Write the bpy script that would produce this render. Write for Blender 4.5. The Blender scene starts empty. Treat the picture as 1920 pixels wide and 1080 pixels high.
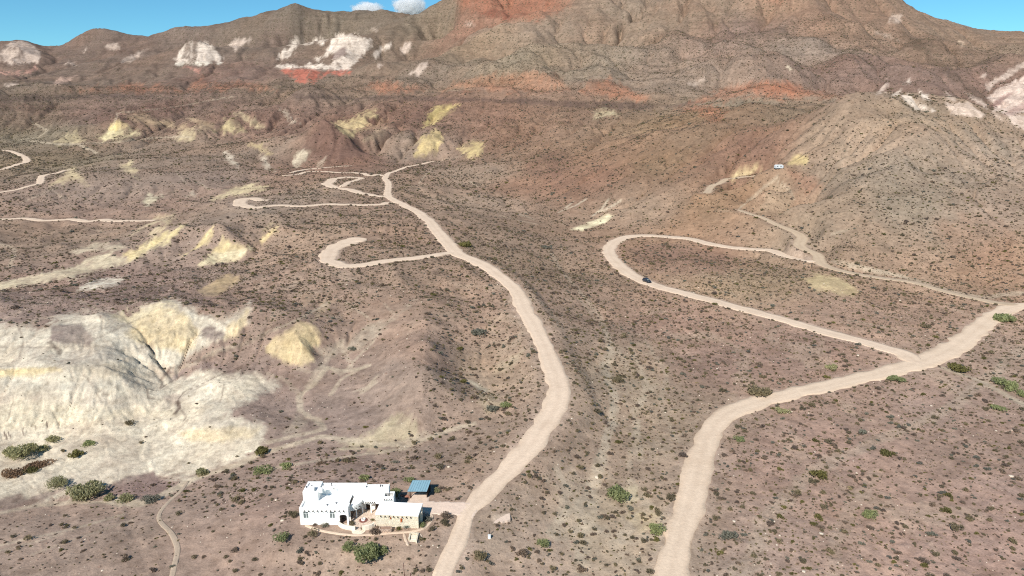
import bpy, bmesh, math, random
import numpy as np
from mathutils import Vector, Matrix

random.seed(7)
rng = np.random.default_rng(11)
S = bpy.context.scene
COL = S.collection
R = math.radians

# ------------------------------------------------------------------ camera
CAM_H = 75.0
FPX = 1280.0                       # focal length in photo pixels (1920 wide)
PITCH = math.atan2(350.0, FPX)
cam_d = bpy.data.cameras.new('camera')
cam = bpy.data.objects.new('camera', cam_d)
COL.objects.link(cam)
cam_d.sensor_width = 36.0
cam_d.lens = 36.0 * FPX / 1920.0
cam_d.clip_start = 1.0
cam_d.clip_end = 40000.0
cam.location = (0, 0, CAM_H)
cam.rotation_euler = (math.pi / 2 - PITCH, 0, 0)
S.camera = cam

# ------------------------------------------------------------------ world + sun
SUN_EL = 41.0
SUN_AZ_SHADOW = 28.0               # shadows fall this far to the right of straight ahead
W = bpy.data.worlds.new('World')
S.world = W
W.use_nodes = True
nt = W.node_tree
for n in list(nt.nodes):
    nt.nodes.remove(n)
sky = nt.nodes.new('ShaderNodeTexSky')
sky.sky_type = 'NISHITA'
sky.sun_disc = False
sky.sun_elevation = R(SUN_EL)
sky.sun_rotation = R(180 + SUN_AZ_SHADOW)
sky.altitude = 2500
sky.air_density = 1.0
sky.dust_density = 0.0
sky.ozone_density = 5.0
bg = nt.nodes.new('ShaderNodeBackground')
bg.inputs['Strength'].default_value = 0.075
wo = nt.nodes.new('ShaderNodeOutputWorld')
tint = nt.nodes.new('ShaderNodeMix')
tint.data_type = 'RGBA'; tint.blend_type = 'MULTIPLY'
tint.inputs[0].default_value = 1.0
tint.inputs[7].default_value = (.66, 1.12, 1.08, 1)          # clear dry desert air
nt.links.new(sky.outputs[0], tint.inputs[6])
nt.links.new(tint.outputs[2], bg.inputs['Color'])
nt.links.new(bg.outputs[0], wo.inputs['Surface'])

sun_d = bpy.data.lights.new('sun', 'SUN')
sun_d.energy = 4.0
sun_d.angle = R(0.53)
sun_d.color = (1.0, 0.955, 0.89)
sun = bpy.data.objects.new('sun', sun_d)
COL.objects.link(sun)
_az, _el = R(SUN_AZ_SHADOW), R(SUN_EL)
light_dir = Vector((math.sin(_az) * math.cos(_el), math.cos(_az) * math.cos(_el), -math.sin(_el)))
sun.rotation_euler = light_dir.to_track_quat('-Z', 'Y').to_euler()
sun.location = (-40, -60, 200)

vs = S.view_settings
S.display_settings.display_device = 'sRGB'
vs.view_transform = 'Standard'
vs.look = 'None'
vs.exposure = 0.57
vs.gamma = 1.0
vs.use_curve_mapping = False
S.cycles.max_bounces = 6
S.cycles.volume_bounces = 5
S.cycles.use_denoising = False
S.cycles.filter_width = 1.1

# ------------------------------------------------------------------ small helpers
CP, SP = math.cos(PITCH), math.sin(PITCH)


def ray_t(u, v):
    """pixel -> (t, slope): a ray runs X = t*Y, Z = CAM_H - slope*Y"""
    u = np.asarray(u, float); v = np.asarray(v, float)
    up = (540.0 - v) / FPX
    dy = CP + up * SP
    dz = -SP + up * CP
    return (u - 960.0) / FPX / dy, -dz / dy


def project(X, Y, Z):
    dz = Z - CAM_H
    w = Y * CP - dz * SP
    up = (Y * SP + dz * CP) / w
    return 960.0 + FPX * X / w, 540.0 - FPX * up


def lin(c):
    c = np.asarray(c, float) / 255.0
    return np.where(c <= 0.04045, c / 12.92, ((c + 0.055) / 1.055) ** 2.4)


def hash2(ix, iy, seed):
    h = (ix.astype(np.int64) * 374761393 + iy.astype(np.int64) * 668265263 + seed * 974634777) & 0x7fffffff
    h = ((h ^ (h >> 13)) * 1274126177) & 0x7fffffff
    h = (h ^ (h >> 16)) & 0xffff
    return h.astype(np.float32) / 65535.0


def vnoise(x, y, seed=0):
    ix = np.floor(x); iy = np.floor(y)
    fx = (x - ix); fy = (y - iy)
    fx = fx * fx * fx * (fx * (fx * 6 - 15) + 10)
    fy = fy * fy * fy * (fy * (fy * 6 - 15) + 10)
    a = hash2(ix, iy, seed); b = hash2(ix + 1, iy, seed)
    c = hash2(ix, iy + 1, seed); d = hash2(ix + 1, iy + 1, seed)
    return (a + (b - a) * fx) * (1 - fy) + (c + (d - c) * fx) * fy


def fbm(x, y, seed=0, octv=4, gain=0.5):
    s = 0.0; a = 1.0; tot = 0.0
    ca, sa = math.cos(0.6), math.sin(0.6)
    for k in range(octv):
        s = s + a * (vnoise(x, y, seed + k * 17) * 2 - 1)
        tot += a
        a *= gain
        x, y = (ca * x - sa * y) * 2.03 + 5.3, (sa * x + ca * y) * 2.03 + 1.7
    return s / tot


def ridged(x, y, seed=0, octv=4, gain=0.5):
    s = 0.0; a = 1.0; tot = 0.0
    ca, sa = math.cos(0.9), math.sin(0.9)
    for k in range(octv):
        s = s + a * (1 - np.abs(vnoise(x, y, seed + k * 13) * 2 - 1) * 2)
        tot += a
        a *= gain
        x, y = (ca * x - sa * y) * 2.07 + 3.1, (sa * x + ca * y) * 2.07 + 9.2
    return s / tot


def smooth(e0, e1, x):
    t = np.clip((x - e0) / (e1 - e0), 0, 1)
    return t * t * (3 - 2 * t)


def tag(o, label=None, cat=None, group=None, kind=None):
    if label: o['label'] = label
    if cat: o['category'] = cat
    if group: o['group'] = group
    if kind: o['kind'] = kind
    return o
# ------------------------------------------------------------------ terrain control data
# (u, v, z): photo pixel and the height of the ground seen there, metres above the house pad
ZP = [(0,1078,-4.5),(200,1060,-4),(330,1050,-3.4),(560,1070,-1.5),(700,1078,-1.2),(850,1078,-1.2),(1100,1078,-4),(1250,1078,-3),(1500,1078,-2),(1900,1078,-2),
(560,985,0),(700,1000,0),(800,985,0),(720,920,0),(560,920,-.4),(830,950,0),(480,1000,-1.2),(420,960,-3),(480,930,-2.5),
(0,965,-7),(100,940,-8),(200,932,-8),(300,905,-8),(380,885,-7.5),(480,855,-6),(560,832,-5),(620,822,-4.2),(330,985,-4.2),(200,1000,-5.5),(60,1010,-5.5),
(700,850,-3.6),(830,805,-3),(760,880,-1.2),(640,880,-1.5),(850,870,-.5),
(100,900,-7.6),(200,850,-7.2),(0,845,-7.6),(400,835,-6.2),(330,790,-6),(420,800,-4.5),(480,790,-4),(490,815,-5),
(0,806,-6.8),(120,801,-6.8),(250,777,-6.5),(330,765,-6),(335,700,-4),(300,725,-5),(400,720,-2.5),(460,735,-3),(520,715,-3.5),(440,770,-3.8),(380,760,-4),
(480,690,-2),(440,670,-1),(400,680,-2),(545,682,-1.5),(600,665,-1),(505,655,1),(640,650,0),(615,600,5),(650,600,3.5),
(600,720,-3),(650,770,-3.5),(570,770,-4.5),(500,760,-5),(640,700,-2),(700,700,-.5),(720,640,2),(700,760,-2.6),(690,590,4.5),
(820,520,7.5),(800,600,7.5),(800,640,7),(803,690,5.5),(795,740,2.5),(785,775,.5),(770,818,-3),(815,560,8),
(740,740,.5),(760,650,4.5),(740,580,6),(870,560,4),(850,640,2),(860,700,-.8),
(900,790,-2.2),(920,735,-2.8),(895,690,-1.5),(900,640,1),(915,600,3),(940,545,5.5),(985,740,1),(970,660,2),
(1045,740,3),(1055,715,3.2),(1030,675,4),(1010,625,4.5),(980,575,6),(930,510,7.5),(850,470,8.5),(800,415,9),(735,375,9.5),(730,332,11),(815,300,15),
(1000,830,1.8),(950,890,.8),(900,945,.2),(870,1010,-.6),
(1110,905,-3),(1140,785,-2.6),(1150,700,-2.3),(1120,600,-3.2),(1060,510,-2.6),(1020,440,-1.6),(970,395,-1),(890,350,6),(1090,1000,-3.2),
(1090,690,1.4),(1110,760,.7),(1060,600,1.8),(1000,480,4),(930,430,5.5),(860,400,7),
(1300,1000,-2.5),(1340,800,-2),(1500,740,-2),(1700,690,-2),(1860,600,-1),(1900,580,-1),(1300,700,-2.5),(1240,640,-2.6),(1450,590,-1.5),(1230,538,-2),(1150,470,-2),(1300,447,-1),(1450,472,-.5),(1540,492,0),(1700,540,-1.2),(1850,570,-1.2),(1600,1000,-2),(1900,900,-2),(1900,750,-2.5),(1280,490,1.5),(1550,532,2.5),(1500,520,2),(1400,520,0.5),(1640,600,0),(1220,760,-3),(1240,900,-3),
(1500,435,1.5),(1430,410,3.5),(1380,390,5),
(690,420,8.5),(620,440,7.5),(560,430,5.5),(660,490,8),(560,490,4),(620,525,6),(740,500,8.5),(700,540,6.5),(560,400,8),(640,385,9.5),(460,380,8.5),(450,410,5.5),(620,345,12),(680,345,11),
(430,480,-2),(425,448,4.6),(410,425,8.5),(375,500,-4),(380,465,0),(350,470,-2),(480,470,-1),(522,424,8),(470,440,1),(340,425,5.5),(280,465,-1),(230,490,-4.5),(300,500,-5),(150,490,-6),(100,520,-7),(0,540,-7.5),(400,540,0),(300,535,-4),(180,535,-5),(450,560,2),(520,560,3),
(250,420,-4),(120,413,-6),(0,412,-7),(30,460,-9),(120,450,-8.5),(0,470,-9.5),(300,395,0),(400,370,2),(330,385,-1),(300,370,0),(200,385,-3),(440,352,5),(490,352,7),
(0,560,4),(120,560,5),(250,560,4),(60,590,6.5),(150,590,6),(330,560,5),
(0,356,3),(60,345,3.5),(100,330,5),(0,320,7),(50,300,11),(0,285,13),(100,285,14),(60,265,20),(150,265,21),
(128,322,12),(90,345,6),(150,350,5),(230,345,7.5),(330,340,8.5),(420,335,9.5),(500,320,11),(250,310,13.5),(330,300,17),(430,300,16),(520,290,20),(580,322,11),(650,315,12),(200,300,12.5),
(905,310,17),(850,330,10),(880,300,18),(760,300,16),(700,300,14)]
# (u, v, Y): photo pixel and its horizontal distance
YP = [
# cliff faces of the white badlands
(0,698,178),(120,693,178),(170,700,178),(230,712,177),(60,748,170),(150,748,170),
(0,680,186),(120,672,187),(200,668,188),(0,613,205),(85,612,205),(130,625,200),(160,650,193),(190,592,212),(110,645,193),
(250,640,200),(240,605,213),(300,566,225),(320,575,222),(345,590,216),(370,620,208),(300,600,214),(350,645,200),(410,590,214),(440,585,217),(465,572,221),(440,620,205),(400,640,200),(400,612,210),
(560,606,208),(530,630,201),(585,612,207),(565,650,196),
# right hill
(1560,470,318),(1600,420,340),(1640,380,358),(1660,340,380),(1700,300,402),(1740,250,432),(1700,215,470),(1610,185,508),(1560,196,520),(1510,222,530),(1660,190,500),(1835,217,490),(1920,246,480),(1760,208,495),
(1700,350,378),(1700,430,332),(1700,490,306),(1850,350,372),(1900,450,318),(1850,490,302),(1800,420,338),(1760,300,410),(1900,300,430),(1850,260,455),(1600,300,432),(1500,330,440),(1480,300,470),(1460,314,448),(1410,322,452),(1330,356,448),(1500,380,385),(1440,350,420),(1550,430,340),(1560,360,395),(1490,260,505),(1530,228,505),
# mid hills, rising to the rim
(1000,350,560),(1100,300,610),(1200,300,560),(1100,400,470),(1250,400,440),(1350,372,432),(1150,250,720),(1300,240,630),(1380,203,650),(1400,300,500),(1440,232,600),(1340,225,640),(1270,260,600),(1050,330,570),(1180,350,500),(1000,290,680),(1100,350,530),(1300,330,490),(1250,345,500),
(900,250,800),(1000,240,800),(1080,235,770),(800,240,830),(700,250,800),(880,285,720),(810,280,740),(640,250,820),(740,270,760),
(620,238,755),(600,226,765),(540,302,715),(692,290,725),(640,298,705),(572,260,745),(655,262,742),(580,300,708),
(0,230,1070),(100,240,1020),(215,226,1000),(142,242,985),(250,262,920),(310,265,905),(424,222,980),(480,240,950),(380,262,890),(300,240,1000),(350,246,905),(440,260,900),(240,250,960),(180,255,955),(165,235,1030),(118,262,950),(560,245,900),(500,262,880),
(0,205,1130),(150,205,1140),(300,200,1140),(400,195,1140),(500,200,1110),(250,212,1090),(350,215,1080),
# mesa rim
(0,188,1200),(150,186,1200),(300,182,1200),(450,180,1180),(560,186,1140),(640,188,1100),(760,188,1030),(900,190,950),(1050,197,900),(1180,200,850),(1260,203,820),(1320,195,790),
(0,180,1215),(150,177,1220),(300,173,1220),(450,171,1200),(560,176,1160),(640,178,1120),(760,177,1050),(900,179,970),(1050,183,920),(1180,189,870),(1260,191,840),
# talus and mid mountain
(0,165,1400),(100,160,1440),(300,160,1400),(450,158,1370),(600,160,1330),(800,155,1180),(950,150,1090),(1100,160,1040),(1200,170,960),(1300,180,880),(1430,150,940),(1400,180,860),(1550,165,930),(1600,178,880),
(1050,95,1240),(1150,110,1180),(950,105,1260),(1250,140,1060),(1380,135,980),(1470,118,1010),(1550,130,1010),
(1650,180,860),(1720,195,830),(1820,212,810),(1850,205,820),(1900,215,800),(1840,192,870),(1700,150,960),(1780,150,970),(1845,165,960),(1920,150,960),(1900,180,890),(1880,110,1150),(1920,100,1200),
(1750,100,1180),(1690,70,1300),(1620,110,1130),(1500,60,1300),(1350,50,1350),(1200,60,1400),(1250,100,1200),(1400,90,1150),
(1000,50,1480),(1000,70,1400),(900,60,1560),(850,100,1450),(800,130,1300),(750,60,1800),(700,120,1420),(900,120,1320),
(600,150,1400),(640,130,1500),(600,122,1520),(650,65,1700),(560,80,1720),(520,120,1560),(700,80,1700),(480,110,1650),
(375,118,1600),(375,78,1750),(340,95,1690),(415,105,1680),(300,130,1600),(440,90,1800),(250,110,1800),(200,130,1700),(100,130,1750),(40,118,1850),(40,95,1920),(100,108,1950),(170,95,2000),
(830,160,1150),(880,165,1060),(1000,92,1250),(1060,86,1265),(1120,92,1240),(1200,125,1130),(980,130,1130),(900,98,1420),(940,78,1420),(1300,100,1220),(1340,120,1080),(1440,105,1080),(1420,70,1250),(1560,90,1200),(1100,55,1480),(1180,35,1500),(1290,70,1300),(1550,125,1010),(1650,100,1180),(1700,110,1100),(1720,80,1260),(760,110,1520),(720,140,1380),(820,110,1560),
# skylines
(0,84,2200),(20,77,2150),(40,71,2100),(60,77,2150),(80,88,2110),(100,94,2112),(118,87,2125),(100,98,2040),(137,70,2170),(175,56,2180),(215,60,2165),(240,70,2130),(262,77,2105),(262,84,2030),(285,69,2090),(312,58,2070),(340,50,2050),(390,50,2050),(430,51,2150),(460,38,2100),(500,22,2050),(550,16,2000),(600,24,2030),(640,27,2150),(665,31,2200),(700,28,2100),(740,21,2050),(765,23,2100),(790,20,2000),(830,2,1950),(850,-6,1950),
(950,-30,1950),(1050,-60,2050),(1150,-70,2000),(1300,-60,1800),(1450,-45,1650),(1560,-30,1560),(1640,-12,1500),
(850,30,1800),(950,20,1720),(1060,10,1650),(1200,10,1560),(1400,10,1420),(1550,20,1400),
(1685,4,1480),(1720,17,1520),(1750,30,1560),(1790,45,1620),(1830,60,1680),(1870,69,1720),(1890,70,1720),(1920,65,1650),(1800,90,1350),(1830,130,1150)]
# plain world points beyond the frame (X, Y, Z)
WP = [(98,1345,157),(0,1360,150),(-60,1300,140),(190,1330,160),(280,1190,136),(330,1100,117),(400,1090,117),(450,1060,122),(300,960,88),(-330,1130,95),(-480,1850,190),(-800,1900,170),(-560,1950,185),(-150,1800,215),(-300,1650,170),
(-60,35,-3),(0,35,-2),(60,35,-2),(-170,110,-7),(-200,170,-6),(-330,300,-8),(-420,420,-8),(-640,650,-4),(-900,900,40),(-1500,1500,110),(-2500,2400,200),
(170,110,-2),(200,170,-2),(300,280,6),(480,450,50),(700,700,80),(1100,1000,140),(1600,1500,230),(2300,2200,250),(0,3600,150),(-2000,3600,120),(2200,3600,150),(-1000,3600,120),(1000,3600,160),
(-160,60,-5),(160,60,-2),(-700,2900,200),(-1400,3000,190),(500,2700,330),(1300,2400,230),(-100,2700,250),(800,2300,350)]


def ctrl_world():
    pts = []
    for u, v, z in ZP:
        t, s = ray_t(u, v)
        Y = (CAM_H - z) / s
        pts.append((t * Y, Y, z))
    for u, v, Y in YP:
        t, s = ray_t(u, v)
        pts.append((t * Y, Y, CAM_H - s * Y))
    for u, v, Y in YP:                       # behind the left skyline the ground falls away
        if Y >= 1950 and u < 840 and v < 90:
            t, s = ray_t(u, v)
            pts.append((t * (Y + 330), Y + 330, CAM_H - s * Y - 75))
    pts += WP
    return np.array(pts, float)


# ------------------------------------------------------------------ the ground grid: fan-shaped, finer near, coarser far
NT, NY = 1000, 1040
T0, T1 = -1.08, 1.08
LY0, LY1 = math.log(36.0), math.log(3600.0)
tg = np.linspace(T0, T1, NT)
lg = np.linspace(LY0, LY1, NY)
Yg = np.exp(lg)[:, None] * np.ones((1, NT))
Xg = tg[None, :] * Yg


def rbf_surface():
    P = ctrl_world()
    a = np.stack([P[:, 0] / P[:, 1], np.log(P[:, 1])], 1)
    z = P[:, 2]
    n = len(a)
    d = np.sqrt(((a[:, None, :] - a[None, :, :]) ** 2).sum(-1) + 1e-5)
    A = np.zeros((n + 3, n + 3))
    A[:n, :n] = -d - 0.0  
    A[:n, :n] += np.eye(n) * 2e-4 * -1
    A[:n, n] = 1; A[:n, n + 1:] = a
    A[n, :n] = 1; A[n + 1:, :n] = a.T
    w = np.linalg.solve(A, np.concatenate([z, [0, 0, 0]]))
    nt_, ny_ = 320, 340
    tt = np.linspace(T0, T1, nt_); ll = np.linspace(LY0, LY1, ny_)
    q = np.stack(np.meshgrid(tt, ll), -1).reshape(-1, 2)
    out = np.empty(len(q))
    for i in range(0, len(q), 8000):
        qq = q[i:i + 8000]
        dd = np.sqrt(((qq[:, None, :] - a[None]) ** 2).sum(-1) + 1e-5)
        out[i:i + 8000] = -dd @ w[:n] + w[n] + qq @ w[n + 1:]
    return out.reshape(ny_, nt_)


def resample(Z, ny, nx):
    """bicubic-ish (bilinear on smooth data) resample of a grid"""
    h, w = Z.shape
    yi = np.linspace(0, h - 1, ny); xi = np.linspace(0, w - 1, nx)
    def cub(Zc, pos, axis):
        i = np.floor(pos).astype(int); f = pos - i
        n_ = Zc.shape[axis]
        g = [np.take(Zc, np.clip(i + k, 0, n_ - 1), axis) for k in (-1, 0, 1, 2)]
        sh = (-1, 1) if axis == 0 else (1, -1)
        f = f.reshape(sh)
        return 0.5 * (2 * g[1] + (g[2] - g[0]) * f + (2 * g[0] - 5 * g[1] + 4 * g[2] - g[3]) * f ** 2 + (3 * g[1] - g[0] - 3 * g[2] + g[3]) * f ** 3)
    return cub(cub(Z, yi, 0), xi, 1)


def erode(Z, X, Y, K, iters):
    ny, nx = Z.shape
    N = ny * nx
    idx = np.arange(N).reshape(ny, nx)
    area = np.abs(np.gradient(X, axis=1) * np.gradient(Y, axis=0)).ravel()
    offs = [(-1, 0), (1, 0), (0, -1), (0, 1), (-1, -1), (-1, 1), (1, -1), (1, 1)]
    dist = {}
    for dy, dx in offs:
        Xs = np.roll(X, (-dy, -dx), (0, 1)); Ys = np.roll(Y, (-dy, -dx), (0, 1))
        dist[(dy, dx)] = np.hypot(Xs - X, Ys - Y) + 1e-6
    Kf = K.ravel()
    A = None
    for it in range(iters):
        best = np.zeros((ny, nx)); rec = idx.copy(); bd = np.ones((ny, nx))
        for o in offs:
            dy, dx = o
            s = (Z - np.roll(Z, (-dy, -dx), (0, 1))) / dist[o]
            s[0 if dy == -1 else -1 if dy == 1 else slice(0, 0)] = -1
            if dx: s[:, 0 if dx == -1 else -1] = -1
            m = s > best
            best = np.where(m, s, best)
            rec = np.where(m, np.roll(idx, (-dy, -dx), (0, 1)), rec)
            bd = np.where(m, dist[o], bd)
        order = np.argsort(Z.ravel(), kind='stable')
        r = rec.ravel()
        acc = area.tolist(); rl = r.tolist()
        for i in order[::-1].tolist():
            j = rl[i]
            if j != i:
                acc[j] += acc[i]
        A = np.array(acc)
        F = (Kf * np.sqrt(np.minimum(A, 4e5)) / bd.ravel())
        z = Z.ravel().tolist(); Fl = F.tolist()
        for i in order.tolist():
            j = rl[i]
            if j != i and z[j] < z[i]:
                z[i] = (z[i] + Fl[i] * z[j]) / (1 + Fl[i])
        Z = np.array(z).reshape(ny, nx)
        L = (np.roll(Z, 1, 0) + np.roll(Z, -1, 0) + np.roll(Z, 1, 1) + np.roll(Z, -1, 1)) / 4 - Z
        L[0] = L[-1] = 0; L[:, 0] = L[:, -1] = 0
        Z = Z + 0.12 * L
    return Z, A.reshape(ny, nx)


Zb = rbf_surface()
EN, ET = 560, 500
Ze = resample(Zb, EN, ET)
te = np.linspace(T0, T1, ET); le = np.linspace(LY0, LY1, EN)
Ye = np.exp(le)[:, None] * np.ones((1, ET)); Xe = te[None] * Ye
rough = smooth(320, 700, Ye)                                  # hilly, far part
hill_r = smooth(14, 40, Ze) * smooth(280, 330, Ye)
mount = smooth(60, 110, Ze)
wx = fbm(Xe / 140, Ye / 140, 5, 3) * 40; wy = fbm(Xe / 140, Ye / 140, 9, 3) * 40
Ze0 = Ze.copy()
farleft = np.maximum(smooth(-.10, -.28, te[None] + 0 * Ye) * smooth(1250, 1600, Ye), smooth(.48, .58, te[None] + 0 * Ye) * smooth(1250, 1450, Ye))
mn_ = mount * (1 - .62 * farleft)
Ze = Ze + ridged((Xe + wx) / 230, (Ye + wy) / 230, 21, 4) * (32.0 * mn_ + 10.0 * hill_r * (1 - mount)) + ridged((Xe + wx) / 105, (Ye + wy) / 105, 23, 3) * 9.0 * mn_
Ze = Ze + fbm((Xe + wx * .3) / 55, (Ye + wy * .3) / 55, 31, 4) * (6.0 * mn_ + 3.2 * hill_r + .5)
Ze = Ze + fbm(Xe / 16, Ye / 16, 41, 3) * (.6 * hill_r + .28)
K = 0.0016 + 0.026 * np.maximum(hill_r, mount)
# the white badlands erode fast
bad = smooth(160, 175, Ye) * smooth(260, 235, Ye) * smooth(-85, -95, Xe + 0.0 * Ye)
K = K + 0.008 * bad
# spurs and gullies of the slopes left of the ridge road
spur = smooth(-.03, -.10, te[None] + 0 * Ye) * smooth(215, 250, Ye) * smooth(640, 520, Ye)
Ze = Ze + spur * ridged((Xe * .8 + Ye * .5 + wx * .4) / 60, (Ye * .6 - Xe * .45) / 100, 27, 4) * 6.5
K = K + .018 * spur
Ze, FLOW = erode(Ze, Xe, Ye, K, 9)
# keep the large-scale height where it was drawn
def blur(Z, n):
    for _ in range(n):
        Z = (np.roll(Z, 1, 0) + 2 * Z + np.roll(Z, -1, 0)) / 4
        Z = (np.roll(Z, 1, 1) + 2 * Z + np.roll(Z, -1, 1)) / 4
    return Z
dz = Ze0 - Ze
dz[0] = dz[1]; dz[-1] = dz[-2]


def boxblur(A_, r, axis):
    P_ = np.concatenate([np.repeat(np.take(A_, [0], axis), r + 1, axis), A_, np.repeat(np.take(A_, [-1], axis), r, axis)], axis)
    c_ = np.cumsum(P_, axis)
    n_ = A_.shape[axis]
    return (np.take(c_, np.arange(2 * r + 1, 2 * r + 1 + n_), axis) - np.take(c_, np.arange(0, n_), axis)) / (2 * r + 1)


def wide(A_, rx, ry):
    for _ in range(3):
        A_ = boxblur(boxblur(A_, rx, 1), ry, 0)
    return A_


near_ = blur(dz, 40)
far_ = wide(dz, 13, 9)
fw = np.maximum(mount, .6 * hill_r)
Ze = Ze + near_ * (1 - fw) + far_ * fw
Z = resample(Ze, NY, NT)
FLOWL = resample(np.log(FLOW + 1), NY, NT)


def bilin(A_, x, y):
    h, w = A_.shape
    x = np.clip(x, 0, w - 1.001); y = np.clip(y, 0, h - 1.001)
    i = x.astype(int); j = y.astype(int); f = x - i; g = y - j
    return (A_[j, i] * (1 - f) + A_[j, i + 1] * f) * (1 - g) + (A_[j + 1, i] * (1 - f) + A_[j + 1, i + 1] * f) * g


def local_erode(x0, x1, y0, y1, cell, Kl, iters, seed, amp, keep_r, edge):
    """cut fine branching gullies into one part of the ground, on a square grid of its own"""
    global Z
    xs = np.arange(x0, x1, cell); ys = np.arange(y0, y1, cell)
    X_ = xs[None] * np.ones((len(ys), 1)); Y_ = ys[:, None] * np.ones((1, len(xs)))
    c = (X_ / Y_ - T0) / (T1 - T0) * (NT - 1); r = (np.log(Y_) - LY0) / (LY1 - LY0) * (NY - 1)
    z0 = bilin(Z, c, r)
    z = z0 + amp * fbm(X_ / (cell * 9), Y_ / (cell * 9), seed, 4) + amp * .5 * ridged(X_ / (cell * 24), Y_ / (cell * 24), seed + 3, 3)
    z, A_ = erode(z, X_, Y_, np.full_like(z, Kl), iters)
    d = z - z0
    n = max(int(keep_r / cell), 2)
    d = d - wide(d, n, n)
    ex = np.minimum(np.minimum(X_ - x0, x1 - X_), np.minimum(Y_ - y0, y1 - Y_))
    d = d * smooth(0, edge, ex)
    m = (Xg > x0) & (Xg < x1 - cell) & (Yg > y0) & (Yg < y1 - cell)
    add = bilin(d, (Xg[m] - x0) / cell, (Yg[m] - y0) / cell)
    Z[m] += add
    fl = np.log(A_ + 1) * smooth(0, edge, ex)
    FLOWL[m] = np.maximum(FLOWL[m] * (1 - .0), bilin(fl, (Xg[m] - x0) / cell, (Yg[m] - y0) / cell))


local_erode(-190, -50, 150, 250, .55, .028, 14, 501, .45, 8, 8)
local_erode(-62, 4, 140, 262, .6, .020, 12, 511, .35, 7, 10)
local_erode(-420, -48, 235, 600, 1.5, .045, 14, 521, 1.4, 22, 25)
local_erode(120, 460, 292, 540, 1.5, .011, 12, 531, .8, 14, 20)
local_erode(-60, 330, 420, 860, 2.4, .026, 12, 541, 1.6, 32, 30)
local_erode(-650, -60, 580, 1150, 3.4, .06, 14, 551, 3.2, 60, 40)
local_erode(-1500, 1500, 880, 2350, 6.5, .014, 10, 561, 2.2, 70, 60)
hillm = resample(np.maximum(hill_r, mount), NY, NT)



def lic(Zs, scale, length, seed, octv=2, taps=11):
    """noise drawn out along the fall line of the slope: rills, streaks of wash"""
    dl = lg[1] - lg[0]; dt = tg[1] - tg[0]
    Zt = np.gradient(Zs, dt, axis=1); Zl = np.gradient(Zs, dl, axis=0)
    gx = Zt / Yg; gy = (Zl - tg[None] * Zt) / Yg
    g = np.hypot(gx, gy) + .004
    gx, gy = gx / g, gy / g
    sc = scale(Yg); ln = length(Yg)
    out = 0
    for k in np.linspace(-1, 1, taps):
        out = out + fbm((Xg + gx * ln * k) / sc, (Yg + gy * ln * k) / sc, seed, octv)
    return out / taps * 2.2


Zs_ = blur(Z, 6)
RILL = lic(Zs_, lambda y: 1.1 + y * .0032, lambda y: 5 + y * .018, 91)
RILL3 = lic(Zs_, lambda y: .62 + y * .0022, lambda y: 3.5 + y * .012, 93)
RILL2 = lic(Zs_, lambda y: 3.0 + y * .009, lambda y: 14 + y * .045, 95)
FRAY = lic(Zs_, lambda y: 1.6 + y * .006, lambda y: 3 + y * .012, 97, 3, 5)
STRATA = fbm(Zs_ / 7 + fbm(Xg / 200, Yg / 300, 44, 2) * 1.5, (Xg + .4 * Yg) / 260, 45, 4)
# fine relief
wob = fbm(Xg / 9, Yg / 9, 61, 2)
Z = Z + fbm(Xg / 4.2, Yg / 5.5, 51, 3) * (.14 + .35 * hillm) + RILL * .22 * hillm + RILL2 * hillm * np.clip(Yg / 400, .5, 2.6) * 1.2 + STRATA * hillm * np.clip(Yg / 600, .3, 1.6) * 1.3 + RILL2 * .25


def hit(u, v, Zc=None, ymin=0.0):
    """where the ray of a photo pixel first meets the ground"""
    Zc = Z if Zc is None else Zc
    u = np.atleast_1d(np.asarray(u, float)); v = np.atleast_1d(np.asarray(v, float))
    t, s = ray_t(u, v)
    c = np.clip((t - T0) / (T1 - T0) * (NT - 1), 0, NT - 1.001)
    i = c.astype(int); f = c - i
    H = Zc[:, i] * (1 - f) + Zc[:, i + 1] * f
    yy = np.exp(lg)[:, None]
    D = H - (CAM_H - s[None] * yy)
    D[yy[:, 0] < ymin] = -1
    k = np.argmax(D >= 0, axis=0)
    k = np.where((D >= 0).any(0), k, NY - 1)
    k = np.maximum(k, 1)
    ar = np.arange(len(u))
    d0 = D[k - 1, ar]; d1 = D[k, ar]
    g = np.clip(-d0 / (d1 - d0 + 1e-9), 0, 1)
    Y = np.exp(lg)[k - 1] * (1 - g) + np.exp(lg)[k] * g
    zz = H[k - 1, ar] * (1 - g) + H[k, ar] * g
    return t * Y, Y, zz


def ground(x, y, Zc=None):
    Zc = Z if Zc is None else Zc
    x = np.atleast_1d(np.asarray(x, float)); y = np.atleast_1d(np.asarray(y, float))
    c = np.clip((x / y - T0) / (T1 - T0) * (NT - 1), 0, NT - 1.001)
    r = np.clip((np.log(y) - LY0) / (LY1 - LY0) * (NY - 1), 0, NY - 1.001)
    i = c.astype(int); f = c - i; j = r.astype(int); g = r - j
    return (Zc[j, i] * (1 - f) + Zc[j, i + 1] * f) * (1 - g) + (Zc[j + 1, i] * (1 - f) + Zc[j + 1, i + 1] * f) * g


def gz(x, y):
    return float(ground(x, y)[0])


# ------------------------------------------------------------------ house pad: level ground
def pad_blend(x0, x1, y0, y1, z, soft):
    global Z
    dx = np.maximum(np.maximum(x0 - Xg, Xg - x1), 0)
    dy = np.maximum(np.maximum(y0 - Yg, Yg - y1), 0)
    w = 1 - smooth(0, soft, np.hypot(dx, dy))
    Z = Z * (1 - w) + z * w


pad_blend(-41, -9.8, 103.5, 122.5, 0.0, 4.0)

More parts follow.
